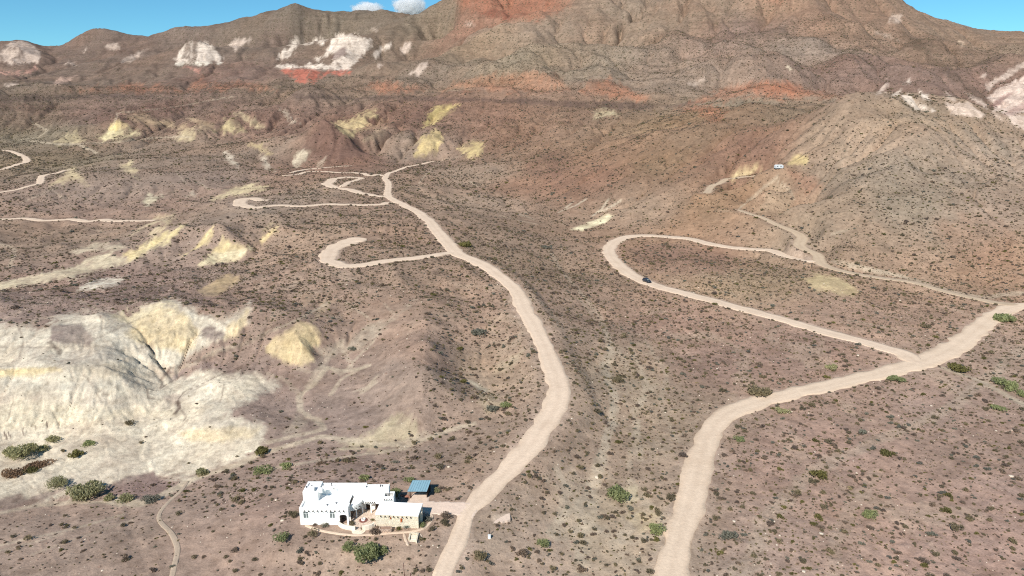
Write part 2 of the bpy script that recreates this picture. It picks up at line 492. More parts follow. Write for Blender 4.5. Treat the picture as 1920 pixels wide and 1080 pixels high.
# ------------------------------------------------------------------ roads: paths over the ground, graded into it
PATHS = [
 # name, label, colour, [(u, v, width m)]
 ('dirt_road', 'main pink gravel road climbing the ridge from the white house', 'road', [(826,1100,3.2),(834,1080,3.2),(850,1034,3.2),(868,992,3.2),(874,966,3.4),(896,940,4.4),(935,898,5.0),(985,845,5.4),(1030,790,5.8),(1047,742,6.2),(1044,706,5.8),(1030,672,5.6),(1010,625,5.8),(985,580,6.2),(960,540,6.2),(925,507,6.6),(885,485,7),(858,473,7.5),(838,455,7.0),(815,425,6.8),(790,402,6.4),(760,386,6.2),(733,373,6.2),(727,360,5.6),(729,346,5.4),(722,331,5.2),(745,320,4.6),(775,310,4.4),(820,301,3.6)]),
 ('dirt_road', 'short gravel spur hooking left off the main road to a rounded turnaround', 'road', [(852,473,5),(800,479,6),(740,487,6.4),(680,494,6.6),(640,497,7),(621,493,7.4),(614,485,8),(630,470,9),(650,455,11),(668,446,14),(686,442,15)]),
 ('dirt_road', 'narrow gravel spur ending in a small hook on the ridge west of the junction', 'road', [(730,380,6),(700,382,6.4),(620,384,6.4),(520,387,6.6),(475,387,7.5),(450,383,9),(455,377,9),(478,374,8),(503,372,6)]),
 ('dirt_road', 'gravel loop around a brushy knoll at the upper junction', 'road', [(725,369,6),(690,366,6.5),(660,357,7),(635,350,7.5),(614,345,8.5),(622,338,8.5),(650,333,8),(672,333,7),(676,336,5.5),(655,342,5),(640,349,4.6)]),
 ('dirt_road', 'faint gravel road running west below the brown cone hill', 'road', [(720,330,5),(700,327,5),(670,325,5),(630,323,5),(590,322,5),(560,325,4.5),(528,330,4)]),
 ('dirt_road', 'thin upper gravel track below the brown cone hill', 'road', [(660,310,3.5),(620,313,3.5),(580,317,3.5),(545,324,3.5)]),
 ('dirt_road', 'pale road crossing the left valley floor beyond the badlands', 'road', [(-60,412,4),(0,412,6),(70,411,6),(120,413,6.6),(180,413,7),(215,417,8),(250,414,6.5),(292,409,5)]),
 ('dirt_road', 'pale winding road beside the yellow cone on the far left', 'road', [(-40,368,4.5),(0,361,4.5),(40,352,4.5),(70,344,5),(76,338,6),(82,330,6),(98,324,5),(132,317,4)]),
 ('dirt_road', 'pale winding road at the far left edge of the valley', 'road', [(-20,320,6),(0,318,6),(38,308,6),(50,298,7),(28,286,6),(0,280,6)]),
 ('dirt_road', 'wide gravel road sweeping from the foreground to the right-hand wash', 'road2', [(1246,1110,5.6),(1256,1080,5.6),(1276,1000,5.4),(1301,920,5.4),(1322,832,5.6),(1345,793,6),(1380,768,6.2),(1450,746,6.0),(1540,726,6.0),(1620,708,6.2),(1690,690,7),(1740,675,7.5),(1790,652,7.5),(1830,620,7),(1865,592,7),(1912,574,7),(1960,570,7)]),
 ('wash_track', 'sandy wash track along the foot of the right-hand hill', 'sand', [(1910,572,6),(1850,566,4.5),(1780,552,4.2),(1700,532,4.2),(1620,512,4.2),(1560,498,4.6),(1530,489,5.5),(1500,468,5.5),(1502,452,6),(1505,440,6),(1490,430,5),(1455,416,4),(1420,406,3.5),(1385,390,3)]),
 ('dirt_road', 'straight gravel branch road where the black car is driving', 'road', [(1735,684,6),(1715,677,6),(1690,663,7),(1620,640,6.6),(1540,619,6.4),(1440,592,6.4),(1340,565,6.4),(1270,548,6.4),(1230,537,6.6),(1190,518,7),(1160,497,7.4),(1143,475,7),(1148,459,7),(1172,447,7.5),(1215,441,7),(1280,447,7),(1350,460,7),(1420,470,6.6),(1480,480,6.4),(1530,491,6)]),
 ('wash_track', 'short dirt track climbing to the white trailer', 'sand', [(1322,360,5),(1350,346,4.5),(1390,328,4.5),(1425,318,4)]),
]
# footpaths and garden path are narrow
FOOT = [('footpath', 'narrow footpath winding down the slope left of the white house', 'trail', [(352,902,.8),(340,920,.8),(318,940,.8),(300,962,.8),(301,978,.9),(322,1000,1.0),(333,1028,1.0),(327,1060,.9),(322,1085,.9)])]


def polyline(pts, step):
    """pixel polyline with widths -> evenly spaced ground polyline (x, y, w), smoothed"""
    p = np.array(pts, float)
    # catmull-rom in pixel space
    res = []
    n = len(p)
    for i in range(n - 1):
        p0, p1, p2, p3 = p[max(i - 1, 0)], p[i], p[i + 1], p[min(i + 2, n - 1)]
        for k in np.linspace(0, 1, 12, endpoint=False):
            res.append(0.5 * (2 * p1 + (p2 - p0) * k + (2 * p0 - 5 * p1 + 4 * p2 - p3) * k ** 2 + (3 * p1 - p0 - 3 * p2 + p3) * k ** 3))
    res.append(p[-1])
    q = np.array(res)
    uu = np.clip(q[:, 0], -240, 2160)
    x, y, z = hit(uu, np.minimum(q[:, 1], 1250))
    # smooth the ground track (pixel rays jump over bumps)
    X = np.stack([x, y, q[:, 2]], 1)
    for _ in range(3):
        X[1:-1] = (X[:-2] + 2 * X[1:-1] + X[2:]) / 4
    d = np.concatenate([[0], np.cumsum(np.hypot(*np.diff(X[:, :2], axis=0).T))])
    keep = np.concatenate([[True], np.diff(d) > 1e-6]); X = X[keep]; d = d[keep]
    m = max(int(d[-1] / step), 6)
    s = np.linspace(0, d[-1], m)
    return np.stack([np.interp(s, d, X[:, k]) for k in range(3)], 1), s


ROADMASK = np.zeros_like(Z)
COREMASK = np.zeros_like(Z)
KEEP = np.zeros_like(Z)
DUST = np.zeros_like(Z)
ROADS = []


def near_window(x, y, r):
    r0 = int(np.clip((math.log(max(y - r, 37.0)) - LY0) / (LY1 - LY0) * (NY - 1), 0, NY - 2))
    r1 = int(np.clip((math.log(y + r) - LY0) / (LY1 - LY0) * (NY - 1) + 2, 1, NY))
    ya = max(y - r, 37.0)
    ta = min((x - r) / ya, (x - r) / (y + r)); tb = max((x + r) / ya, (x + r) / (y + r))
    c0 = int(np.clip((ta - T0) / (T1 - T0) * (NT - 1), 0, NT - 2))
    c1 = int(np.clip((tb - T0) / (T1 - T0) * (NT - 1) + 2, 1, NT))
    return slice(r0, r1), slice(c0, c1)


def grade(pl, soft=6.0, drop=0.30):
    """level the ground along a path and lay it a little deeper under the road bed"""
    global Z, ROADMASK, COREMASK, KEEP, DUST
    z = ground(pl[:, 0], pl[:, 1])
    k = max(int(26 / max(np.hypot(*(pl[1, :2] - pl[0, :2])), .1)), 3)
    for _ in range(3):
        zz = np.concatenate([np.full(k, z[0]), z, np.full(k, z[-1])])
        z = np.convolve(zz, np.ones(2 * k + 1) / (2 * k + 1), 'valid')
    zg = ground(pl[:, 0], pl[:, 1]); kp = ground(pl[:, 0], pl[:, 1], KEEP)
    kp = np.convolve(np.concatenate([np.full(4, kp[0]), kp, np.full(4, kp[-1])]), np.ones(9) / 9, 'valid')
    z = z * (1 - kp) + zg * kp
    best = np.full(Z.shape, 1e9); zr = np.zeros(Z.shape); wr = np.ones(Z.shape)
    for (x, y, w), h in zip(pl, z):
        m = w / 2 + soft + 3 + y * .012
        a, b = near_window(x, y, m)
        d = np.hypot(Xg[a, b] - x, Yg[a, b] - y)
        ok = d < best[a, b]
        best[a, b] = np.where(ok, d, best[a, b]); zr[a, b] = np.where(ok, h, zr[a, b]); wr[a, b] = np.where(ok, w, wr[a, b])
    cell = Yg * .0045
    inner = wr / 2 + 0.5 + cell
    wgt = np.where(best < 1e8, 1 - smooth(inner, inner + soft, best), 0) * (1 - KEEP)
    Z = Z * (1 - wgt) + zr * wgt
    COREMASK = np.maximum(COREMASK, np.where(best < 1e8, 1 - smooth(wr / 2 - 1.0, wr / 2 - .35, best), 0))
    DUST = np.maximum(DUST, np.where(best < 1e8, 1 - smooth(wr / 2 - .3, wr / 2 + 3.0, best), 0))
    KEEP = np.maximum(KEEP, np.where(best < 1e8, 1 - smooth(inner, inner + 2.5, best), 0))
    ROADMASK = np.maximum(ROADMASK, np.where(best < 1e8, 1 - smooth(wr / 2, wr / 2 + .8, best), 0))
    return z


for name, label, mat, pts in PATHS:
    pl, s = polyline(pts, 1.2)
    zc = grade(pl)
    ROADS.append((name, label, mat, pl, zc, s))
FOOTS = []
for name, label, mat, pts in FOOT:
    pl, s = polyline(pts, .8)
    FOOTS.append((name, label, mat, pl, ground(pl[:, 0], pl[:, 1]), s))
# the bed itself lies lower than the road sheet that covers it
Zmesh = Z - 0.0
# ------------------------------------------------------------------ ground colours (own colours of soil, clay and rock; some shade painted in)
GAIN = 0.84                                           # photographed brightness -> base colour
U, V = project(Xg, Yg, Z)
ELEV = (Z - CAM_H) / Yg
runmax = np.maximum.accumulate(ELEV, axis=0)
VIS = ELEV >= runmax - 2.0 / Yg                        # within 2 m of being seen
# broad soil colours at photo points, blended between
CPTS = [(100,1040,(164,140,126)),(400,1000,(162,136,122)),(700,1060,(166,142,126)),(1000,1040,(163,140,124)),(1150,1000,(170,148,128)),(1500,1000,(164,139,126)),(1850,1000,(164,139,128)),
(1500,850,(160,134,122)),(1800,760,(160,136,124)),(1900,700,(164,142,128)),(1250,800,(164,142,124)),(1150,700,(168,146,126)),(1350,680,(152,126,114)),(1500,650,(152,126,114)),(1250,600,(158,132,118)),
(1100,560,(160,136,120)),(1050,650,(158,134,118)),(1600,600,(166,140,124)),(1700,620,(168,142,126)),(1400,530,(162,140,118)),(1300,480,(160,128,108)),(1700,500,(168,140,120)),
(900,700,(158,136,118)),(800,650,(152,126,112)),(720,700,(154,132,120)),(600,720,(148,126,115)),(620,780,(146,124,114)),(800,850,(156,132,118)),(900,850,(158,134,118)),(640,880,(156,130,118)),
(500,950,(156,130,118)),(250,1000,(160,136,122)),(500,740,(150,128,118)),
(800,540,(154,130,114)),(700,560,(154,130,115)),(560,540,(150,128,114)),(450,560,(148,124,112)),(250,550,(144,120,110)),(80,570,(148,126,116)),(250,520,(146,122,112)),
(600,450,(152,130,114)),(750,440,(152,128,112)),(700,350,(150,128,112)),(950,450,(156,132,115)),(1000,500,(156,132,114)),(900,380,(154,132,116)),
(430,420,(148,126,112)),(550,400,(148,128,114)),(300,470,(150,128,116)),(150,450,(142,122,108)),(50,440,(140,120,106)),(250,380,(148,126,114)),(150,390,(148,126,114)),(400,340,(146,124,112)),(300,310,(144,122,108)),
(100,300,(134,118,100)),(50,260,(128,114,98)),(30,210,(120,102,90)),(200,210,(128,104,94)),(350,210,(130,106,95)),(500,220,(132,106,95)),(350,280,(140,120,106)),(500,280,(142,120,106)),
(620,260,(124,94,82)),(660,285,(126,98,86)),(560,290,(140,116,102)),(720,230,(126,98,86)),(800,230,(132,104,90)),(900,230,(134,106,92)),(760,285,(146,124,110)),(880,330,(152,130,114)),
(1000,240,(134,108,92)),(1050,300,(140,112,94)),(1150,270,(138,112,94)),(1000,350,(150,118,100)),(1100,340,(140,110,94)),(1250,300,(136,112,92)),(1300,260,(126,106,90)),(1370,280,(134,106,91)),(1420,300,(136,108,92)),(1350,370,(146,118,96)),(1200,400,(156,132,114)),(1250,230,(134,112,92)),
(1550,250,(148,126,108)),(1600,300,(154,133,115)),(1700,300,(156,136,119)),(1850,300,(156,137,121)),(1700,380,(154,134,116)),(1800,430,(156,132,113)),(1850,400,(158,136,120)),(1880,480,(166,134,112)),(1550,400,(154,130,110)),(1450,370,(160,130,108)),(1500,450,(160,136,116)),(1600,450,(160,134,114)),
(1700,220,(156,134,114)),(1500,210,(136,114,96)),(1380,200,(140,124,108)),
(50,160,(128,108,94)),(250,150,(134,112,98)),(420,140,(136,110,98)),(600,160,(138,116,100)),(750,140,(142,120,104)),(880,110,(146,124,104)),(1000,110,(146,126,106)),(1100,120,(146,126,108)),(1250,120,(144,122,106)),(1200,60,(146,124,106)),(1050,60,(146,122,104)),(1350,80,(144,120,106)),(1400,60,(132,108,96)),(1500,100,(144,124,110)),(1620,120,(134,108,96)),(1600,50,(144,116,98)),(1750,80,(132,108,92)),(1850,90,(144,120,102)),(1900,80,(144,120,102)),(1760,150,(132,106,94)),
(900,20,(146,110,92)),(800,60,(138,118,100)),(700,50,(134,114,98)),(560,40,(126,108,94)),(480,60,(128,110,96)),(340,65,(130,110,98)),(180,80,(128,106,94)),(250,85,(128,106,94)),(40,85,(128,106,94)),(520,75,(128,106,94)),(640,50,(130,112,96)),(1450,20,(150,120,100)),(1300,20,(144,120,102))]


def color_field():
    c = np.array([(u, v) for u, v, _ in CPTS], float)
    rgb = lin(np.array([k for _, _, k in CPTS]))
    x, y, z = hit(c[:, 0], c[:, 1])
    a = np.stack([x / y, np.log(y)], 1)
    nt_, ny_ = 250, 260
    q = np.stack(np.meshgrid(np.linspace(T0, T1, nt_), np.linspace(LY0, LY1, ny_)), -1).reshape(-1, 2)
    d2 = ((q[:, None, :] - a[None]) ** 2).sum(-1)
    w = 1.0 / (d2 + 4e-4) ** 1.7
    out = (w @ rgb) / w.sum(1, keepdims=True)
    return np.stack([resample(out[:, k].reshape(ny_, nt_), NY, NT) for k in range(3)], -1)


C = color_field() * np.array([1.11, 1.125, 1.085])
C = C * (1 + .16 * STRATA * np.clip(hillm, 0, 1))[..., None]
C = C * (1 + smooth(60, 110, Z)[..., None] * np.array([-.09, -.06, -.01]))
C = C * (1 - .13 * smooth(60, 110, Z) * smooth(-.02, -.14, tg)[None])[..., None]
_rh = smooth(.33, .42, tg)[None] * smooth(290, 330, Yg) * smooth(560, 520, Yg)
C = C * (1 + _rh[..., None] * np.array([-.05, -.03, .0]))
# mottling of the soil at several sizes
m1 = fbm(Xg / 38, Yg / 46, 71, 4); m2 = fbm(Xg / 7, Yg / 9, 73, 4); m3 = fbm(Xg / 90, Yg / 120, 77, 3)
m4 = fbm(Xg / 2.6, Yg / 3.4, 75, 3)
C = C * (1 + .12 * m1 + .15 * m2 + .10 * m4)[..., None]
red = np.clip(m3 * 1.3 + m2 * .4, -.8, .8)[..., None]
C = C * (1 + red * np.array([.03, -.03, -.06]))
# paler sediment in the drainage lines of the flatter ground
pale = smooth(8.6, 11.5, FLOWL) * (1 - smooth(30, 90, Z)) * smooth(600, 300, Yg)
C = C * (1 - .42 * pale[..., None]) + lin((196, 174, 150)) * (.42 * pale)[..., None]
brd = smooth(.42, .75, ridged((Xg + wob * 3) / 16, Yg / 34, 99, 4)) * smooth(360, 240, Yg) * smooth(-.1, .3, m1 + m3)
C = C * (1 - .25 * brd[..., None]) + lin((196, 178, 154)) * 1.1 * (.25 * brd)[..., None]
# slightly darker along the mountain gullies
gul = smooth(7.6, 11.0, FLOWL) * hillm * smooth(250, 500, Yg)
C = C * (1 - .10 * gul[..., None])

CLAY = np.zeros_like(Z)                               # bare clay: no shrubs, rilled
SLK = 1.0


def poly_sd(px, py, poly):
    """signed distance (positive inside) to a polygon"""
    p = np.array(poly, float); n = len(p)
    inside = np.zeros(px.shape, bool); d = np.full(px.shape, 1e9)
    for i in range(n):
        x0, y0 = p[i]; x1, y1 = p[(i + 1) % n]
        if y0 != y1:
            cond = ((y0 > py) != (y1 > py)) & (px < (x1 - x0) * (py - y0) / (y1 - y0) + x0)
            inside ^= cond
        ex, ey = x1 - x0, y1 - y0
        t = np.clip(((px - x0) * ex + (py - y0) * ey) / (ex * ex + ey * ey + 1e-9), 0, 1)
        d = np.minimum(d, np.hypot(px - x0 - t * ex, py - y0 - t * ey))
    return np.where(inside, d, -d)


def ground_poly(poly):
    """photo outline -> outline on the ground, as (t, ln Y)"""
    p = np.array(poly, float)
    q = []
    for i in range(len(p)):
        a, b = p[i], p[(i + 1) % len(p)]
        n = max(int(np.hypot(*(b - a)) / 12), 1)
        for k in range(n):
            q.append(a + (b - a) * k / n)
    q = np.array(q)
    return q


# warp used to fray patch edges, made on the ground; streaks run down the slope (along Y)
fx = .7 * fbm(Xg / (4 + Yg * .012), Yg / (6 + Yg * .03), 81, 4) + .6 * FRAY
fy = .7 * fbm(Xg / (4 + Yg * .012), Yg / (6 + Yg * .03), 83, 4) + .5 * FRAY
# fine noise with photo-independent streaks used inside patches
st = RILL * .8 + .25 * fbm(Xg / 1.3, Yg / 1.6, 87, 2)


BRK = RILL2 * .8 + .5 * fbm(Xg / (8 + Yg * .02), Yg / (10 + Yg * .05), 89, 3)


def patch(rgb, poly, feather=4.0, warp=7.0, op=1.0, clay=1.0, mott=.06, streak=.0):
    p = np.array(poly, float)
    u0, v0 = p.min(0) - feather - warp - 4; u1, v1 = p.max(0) + feather + warp + 4
    m = (U > u0) & (U < u1) & (V > v0) & (V < v1) & VIS
    if not m.any():
        return
    s = poly_sd(U[m] + fx[m] * warp, V[m] + fy[m] * warp * .6, poly)
    s = s + (st[m] * 1.3 + RILL2[m] * 1.5) * feather * (.6 + streak)
    a = smooth(-feather, feather, s) * op
    a = a * np.clip(.86 + .35 * m2[m] + .3 * RILL[m], .25, 1)
    a = np.clip(a * (1 - streak * smooth(.12, .5, BRK[m])), 0, 1)
    c = lin(rgb)[None] * (1 + mott * m2[m] + (.09 + .07 * streak) * st[m] + (.06 + .08 * streak) * RILL2[m] + .03 * m4[m])[:, None] * (np.array([1.16, 1.115, 1.035]) if clay >= .7 else .95)
    C[m] = C[m] * (1 - a[:, None]) + c * a[:, None]
    CLAY[m] = np.maximum(CLAY[m] * (1 if clay else 1 - a), a * clay)


def line(rgb, pts, w, op=.8, clay=.6, fray=.5, seedv=0):
    """a pale or dark line on the ground (wash, gully, seam); w in metres"""
    q = np.array(pts, float)
    r = []
    for i in range(len(q) - 1):
        n = max(int(np.hypot(*(q[i + 1] - q[i])) / 3), 1)
        for k in range(n):
            r.append(q[i] + (q[i + 1] - q[i]) * k / n)
    r.append(q[-1])
    r = np.array(r)
    x, y, z = hit(r[:, 0], r[:, 1])
    c = lin(rgb)
    # keep the sheet continuous
    for i in range(len(x) - 1):
        if abs(y[i + 1] - y[i]) > .08 * y[i] + 10:
            continue
        n = int(np.hypot(x[i + 1] - x[i], y[i + 1] - y[i]) / (w * .4)) + 1
        for k in range(n):
            f = k / n
            xx = x[i] * (1 - f) + x[i + 1] * f; yy = y[i] * (1 - f) + y[i + 1] * f
            rr = w * 1.3
            a, b = near_window(xx, yy, rr)
            d = np.hypot(Xg[a, b] - xx + fx[a, b] * w * fray, Yg[a, b] - yy + fy[a, b] * w * fray)
            al = (1 - smooth(w * .3, w * .75, d)) * op
            LM[a, b] = np.maximum(LM[a, b], al)
    global _dirty
    m = LM > .01
    al = LM[m][:, None]
    cc = c[None] * (1 + .08 * st[m] + .08 * m2[m])[:, None]
    C[m] = C[m] * (1 - al) + cc * al
    CLAY[m] = np.maximum(CLAY[m], LM[m] * clay)
    LM[m] = 0


LM = np.zeros_like(Z)
WHITE = (216, 208, 192); PALE = (206, 193, 170); YEL = (220, 203, 158); GREY = (196, 186, 170)
SOIL = (150, 128, 116)

# --- broad tints
patch((150,122,108), [(1180,470),(1240,452),(1380,480),(1360,510),(1280,515),(1200,500)], 10, 10, .6, 0)
patch((160,130,110), [(1290,470),(1340,474),(1345,495),(1300,500)], 8, 6, .7, 0)
patch((160,128,108), [(1750,420),(1830,400),(1900,430),(1920,520),(1850,500),(1780,470)], 18, 14, .5, 0)
patch((166,126,104), [(1480,320),(1530,330),(1540,350),(1510,365),(1490,345)], 8, 6, .6, 0)
patch((120,92,80), [(1380,265),(1440,250),(1465,275),(1450,300),(1420,312),(1390,295)], 14, 10, .45, 0, .06, .4)
patch((130,100,86), [(985,300),(1040,310),(1060,340),(1040,352),(1000,335)], 12, 8, .6, 0)
patch((126,98,85), [(1000,290),(1060,280),(1080,310),(1040,330)], 12, 8, .5, 0)
patch((118,94,84), [(548,305),(600,228),(622,222),(650,245),(692,288),(680,296),(600,300)], 6, 6, .75, 0)
patch((118,94,84), [(750,235),(800,190),(840,188),(800,235),(780,255)], 8, 8, .5, 0)
patch((118,90,80), [(200,205),(330,190),(360,200),(300,225),(240,230),(190,240),(170,225)], 10, 8, .6, 0)
patch((114,88,78), [(120,200),(0,190),(0,205),(80,215)], 8, 8, .5, 0)
# --- mesa rim: dark rock band
for band in ([(0,180),(80,181),(150,178),(280,180),(300,182),(150,184),(80,190),(0,193)], [(545,176),(600,178),(640,181),(740,180),(900,183),(1050,188),(1180,193),(1260,196),(1310,188),(1318,192),(1260,203),(1180,204),(1050,199),(900,191),(740,188),(640,189),(555,186)]):
    patch((88,74,70), band, 2.2, 5, .62, 0, .15, .5)
# --- orange talus above the rim
for pl_, rgb_, o_ in [([(130,170),(250,160),(350,166),(375,146),(395,150),(470,156),(520,166),(420,170),(300,172)], (176,118,90), .75),
 ([(676,168),(700,156),(720,154),(760,163),(795,168),(730,175)], (182,120,92), .85),
 ([(825,168),(850,155),(900,141),(960,136),(1040,141),(1070,168),(1000,172),(900,170)], (184,128,98), .8),
 ([(1085,170),(1105,152),(1140,152),(1170,168),(1215,184),(1160,184)], (184,122,92), .85),
 ([(1300,192),(1360,163),(1430,150),(1470,152),(1530,168),(1590,182),(1500,187),(1400,184)], (184,124,96), .85),
 ([(1400,166),(1440,156),(1480,162),(1520,176),(1440,178)], (186,116,86), .7),
 ([(1265,204),(1330,196),(1362,208),(1345,228),(1310,215)], (180,114,88), .8),
 ([(845,-20),(1090,-20),(1066,14),(1010,40),(960,36),(900,22),(862,24)], (166,106,82), .85),
 ([(1400,-8),(1490,-8),(1440,10)], (166,112,88), .6),
 ([(1200,12),(1300,0),(1350,18),(1290,30)], (150,116,96), .4)]:
    patch(rgb_, pl_, 7, 9, o_ * .62, 0, .1, .45)
patch((128,84,70), [(900,24),(920,18),(950,24),(980,34),(950,38),(920,34)], 3, 4, .7, 0)
# --- white and red outcrops on the far hills
OUT = (212, 200, 190); OUT2 = (196, 180, 170)
for pl_, rgb_, o_ in [([(-10,118),(0,92),(18,80),(40,74),(58,82),(78,98),(70,117),(40,120)], OUT2, .9), ([(-10,140),(0,130),(20,134),(60,128),(66,122),(70,132),(30,142)], (190,150,138), .7),
 ([(326,112),(340,90),(358,80),(378,77),(396,86),(416,108),(410,118),(340,119)], OUT, .95), ([(328,116),(412,116),(410,120),(330,121)], (206,200,190), .9),
 ([(428,84),(445,72),(468,70),(472,76),(455,88),(440,94)], OUT2, .8),
 ([(516,108),(540,90),(546,76),(560,74),(590,78),(612,66),(612,74),(596,84),(575,84),(556,86),(548,106),(530,110)], OUT, .9),
 ([(604,108),(612,86),(624,66),(645,62),(670,66),(694,74),(697,88),(686,102),(668,122),(640,128),(622,120),(630,100),(615,100)], OUT, .95),
 ([(514,122),(540,120),(565,124),(600,120),(660,127),(640,133),(600,130),(530,128)], (222,210,200), .95),
 ([(528,131),(560,128),(610,134),(670,129),(650,138),(606,142),(590,155),(560,156),(546,146)], (172,106,92), .95),
 ([(695,104),(715,86),(735,81),(728,90),(702,108)], OUT, .9), ([(750,98),(760,82),(772,80),(772,90),(757,102)], OUT2, .85),
 ([(772,140),(790,120),(802,117),(800,126),(784,142)], OUT2, .8), ([(700,122),(716,118),(712,126)], OUT2, .7), ([(585,110),(600,104),(596,114)], OUT, .9),
 ([(230,116),(255,98),(278,90),(268,102),(245,116)], OUT2, .8), ([(158,98),(164,88),(166,92)], OUT2, .8), ([(196,88),(215,82),(228,90),(215,92)], OUT2, .7), ([(120,118),(140,115),(142,122)], OUT2, .8),
 ([(95,158),(110,146),(145,142),(130,152),(105,158)], (190,164,152), .7), ([(10,160),(30,152),(40,156)], OUT2, .8),
 ([(345,125),(375,128),(372,136)], (190,140,128), .7), ([(690,56),(705,52),(706,58)], OUT2, .5), ([(862,48),(880,42),(892,50)], OUT2, .6),
 ([(1290,158),(1320,145),(1325,152),(1300,163)], OUT2, .5), ([(1465,122),(1475,120),(1490,132)], (210,200,180), .8),
 ([(1382,120),(1392,110),(1386,122)], OUT2, .7), ([(1660,42),(1672,26),(1690,30),(1688,40)], (190,174,164), .7), ([(1640,62),(1665,62),(1682,76),(1660,70)], OUT2, .6), ([(1796,76),(1812,82),(1806,88)], (196,176,158), .8),
 ([(1640,182),(1650,168),(1664,150),(1668,158),(1655,172)], OUT2, .85), ([(1670,178),(1690,170),(1690,173),(1672,182)], OUT, .9), ([(1694,158),(1706,150),(1706,158)], OUT, .95),
 ([(1694,180),(1706,176),(1712,186),(1722,196),(1748,208),(1726,209),(1710,200)], OUT, .9), ([(1728,172),(1740,176),(1744,190),(1732,184)], OUT, .85),
 ([(1768,164),(1784,178),(1794,186),(1780,190),(1770,176)], OUT2, .85), ([(1776,192),(1820,192),(1836,206),(1852,216),(1840,220),(1784,212)], (214,196,184), .95), ([(1786,155),(1820,180),(1850,196),(1850,206),(1828,190)], OUT2, .85),
 ([(1850,184),(1875,166),(1900,152),(1930,136),(1930,250),(1900,232),(1870,222),(1860,212),(1866,196)], (214,196,186), .95),
 ([(1848,160),(1880,140),(1925,112),(1925,122),(1890,146),(1852,168)], OUT2, .85), ([(1836,144),(1850,138),(1846,144)], OUT2, .8)]:
    patch(rgb_, pl_, 2.6, 6, o_, 1, .08, .85)
patch((150,116,108), [(1855,200),(1890,175),(1905,168),(1880,192),(1858,206)], 3, 5, .8, .5)
patch((176,140,130), [(1880,215),(1910,196),(1925,192),(1925,204),(1900,215)], 3, 5, .6, .5)
patch((112,86,82), [(640,90),(648,84),(650,100),(628,112),(620,108)], 2, 4, .7, .2)
# --- yellow clay in the far valley
FY = (198, 184, 152); FY2 = (196, 179, 140)
for pl_, rgb_, o_ in [([(104,266),(128,248),(142,242),(146,254),(160,262),(140,272),(120,272)], FY, .95), ([(180,262),(204,236),(216,226),(238,236),(262,252),(222,262)], (206,196,160), .95), ([(200,240),(216,226),(234,236),(220,242)], (206,186,130), .9),
 ([(328,262),(346,246),(362,244),(364,264),(345,266)], FY, .9), ([(398,248),(412,232),(424,222),(436,224),(462,246),(430,250)], (196,182,144), .85), ([(440,214),(452,210),(472,226),(492,238),(470,236)], FY, .8),
 ([(228,206),(250,212),(310,226),(362,240),(360,246),(300,238),(240,222)], (184,166,136), .55), ([(350,222),(400,226),(404,246),(380,246)], (184,166,138), .6),
 ([(530,210),(542,212),(554,230),(544,230)], (200,188,172), .8),
 ([(630,232),(655,218),(680,214),(706,207),(702,220),(684,240),(662,252),(644,248)], FY2, .95), ([(690,240),(712,226),(730,224),(715,240)], (176,152,126), .6), ([(682,262),(720,236),(726,240),(700,262)], (192,176,150), .6),
 ([(794,238),(806,214),(820,198),(858,196),(842,210),(820,228)], (196,180,126), .85), ([(780,292),(786,266),(808,250),(834,252),(826,270),(806,290)], (198,180,134), .95), ([(858,278),(884,264),(906,268),(902,288),(886,298)], (198,181,136), .95),
 ([(1114,224),(1120,208),(1140,206),(1156,214)], (198,188,158), .85), ([(470,272),(490,270),(508,290),(492,288)], (194,178,138), .8), ([(545,310),(556,288),(590,274),(574,298),(556,318)], (204,194,174), .85), ([(420,285),(434,294),(448,320),(432,306)], (206,196,180), .85), ([(484,285),(500,300),(516,318),(498,318)], (204,194,178), .8), ([(590,308),(610,300),(600,312)], (190,176,158), .7),
 ([(214,302),(240,306),(252,318),(264,336),(248,330)], FY, .8), ([(238,304),(246,304),(258,330)], (206,194,160), .6), ([(95,345),(118,330),(132,318),(148,320),(152,332),(128,342)], FY, .9), ([(128,318),(150,322),(166,350),(140,338)], (190,176,146), .55)]:
    patch(rgb_, pl_, 5, 6, o_ * .88, 1, .08, .7)
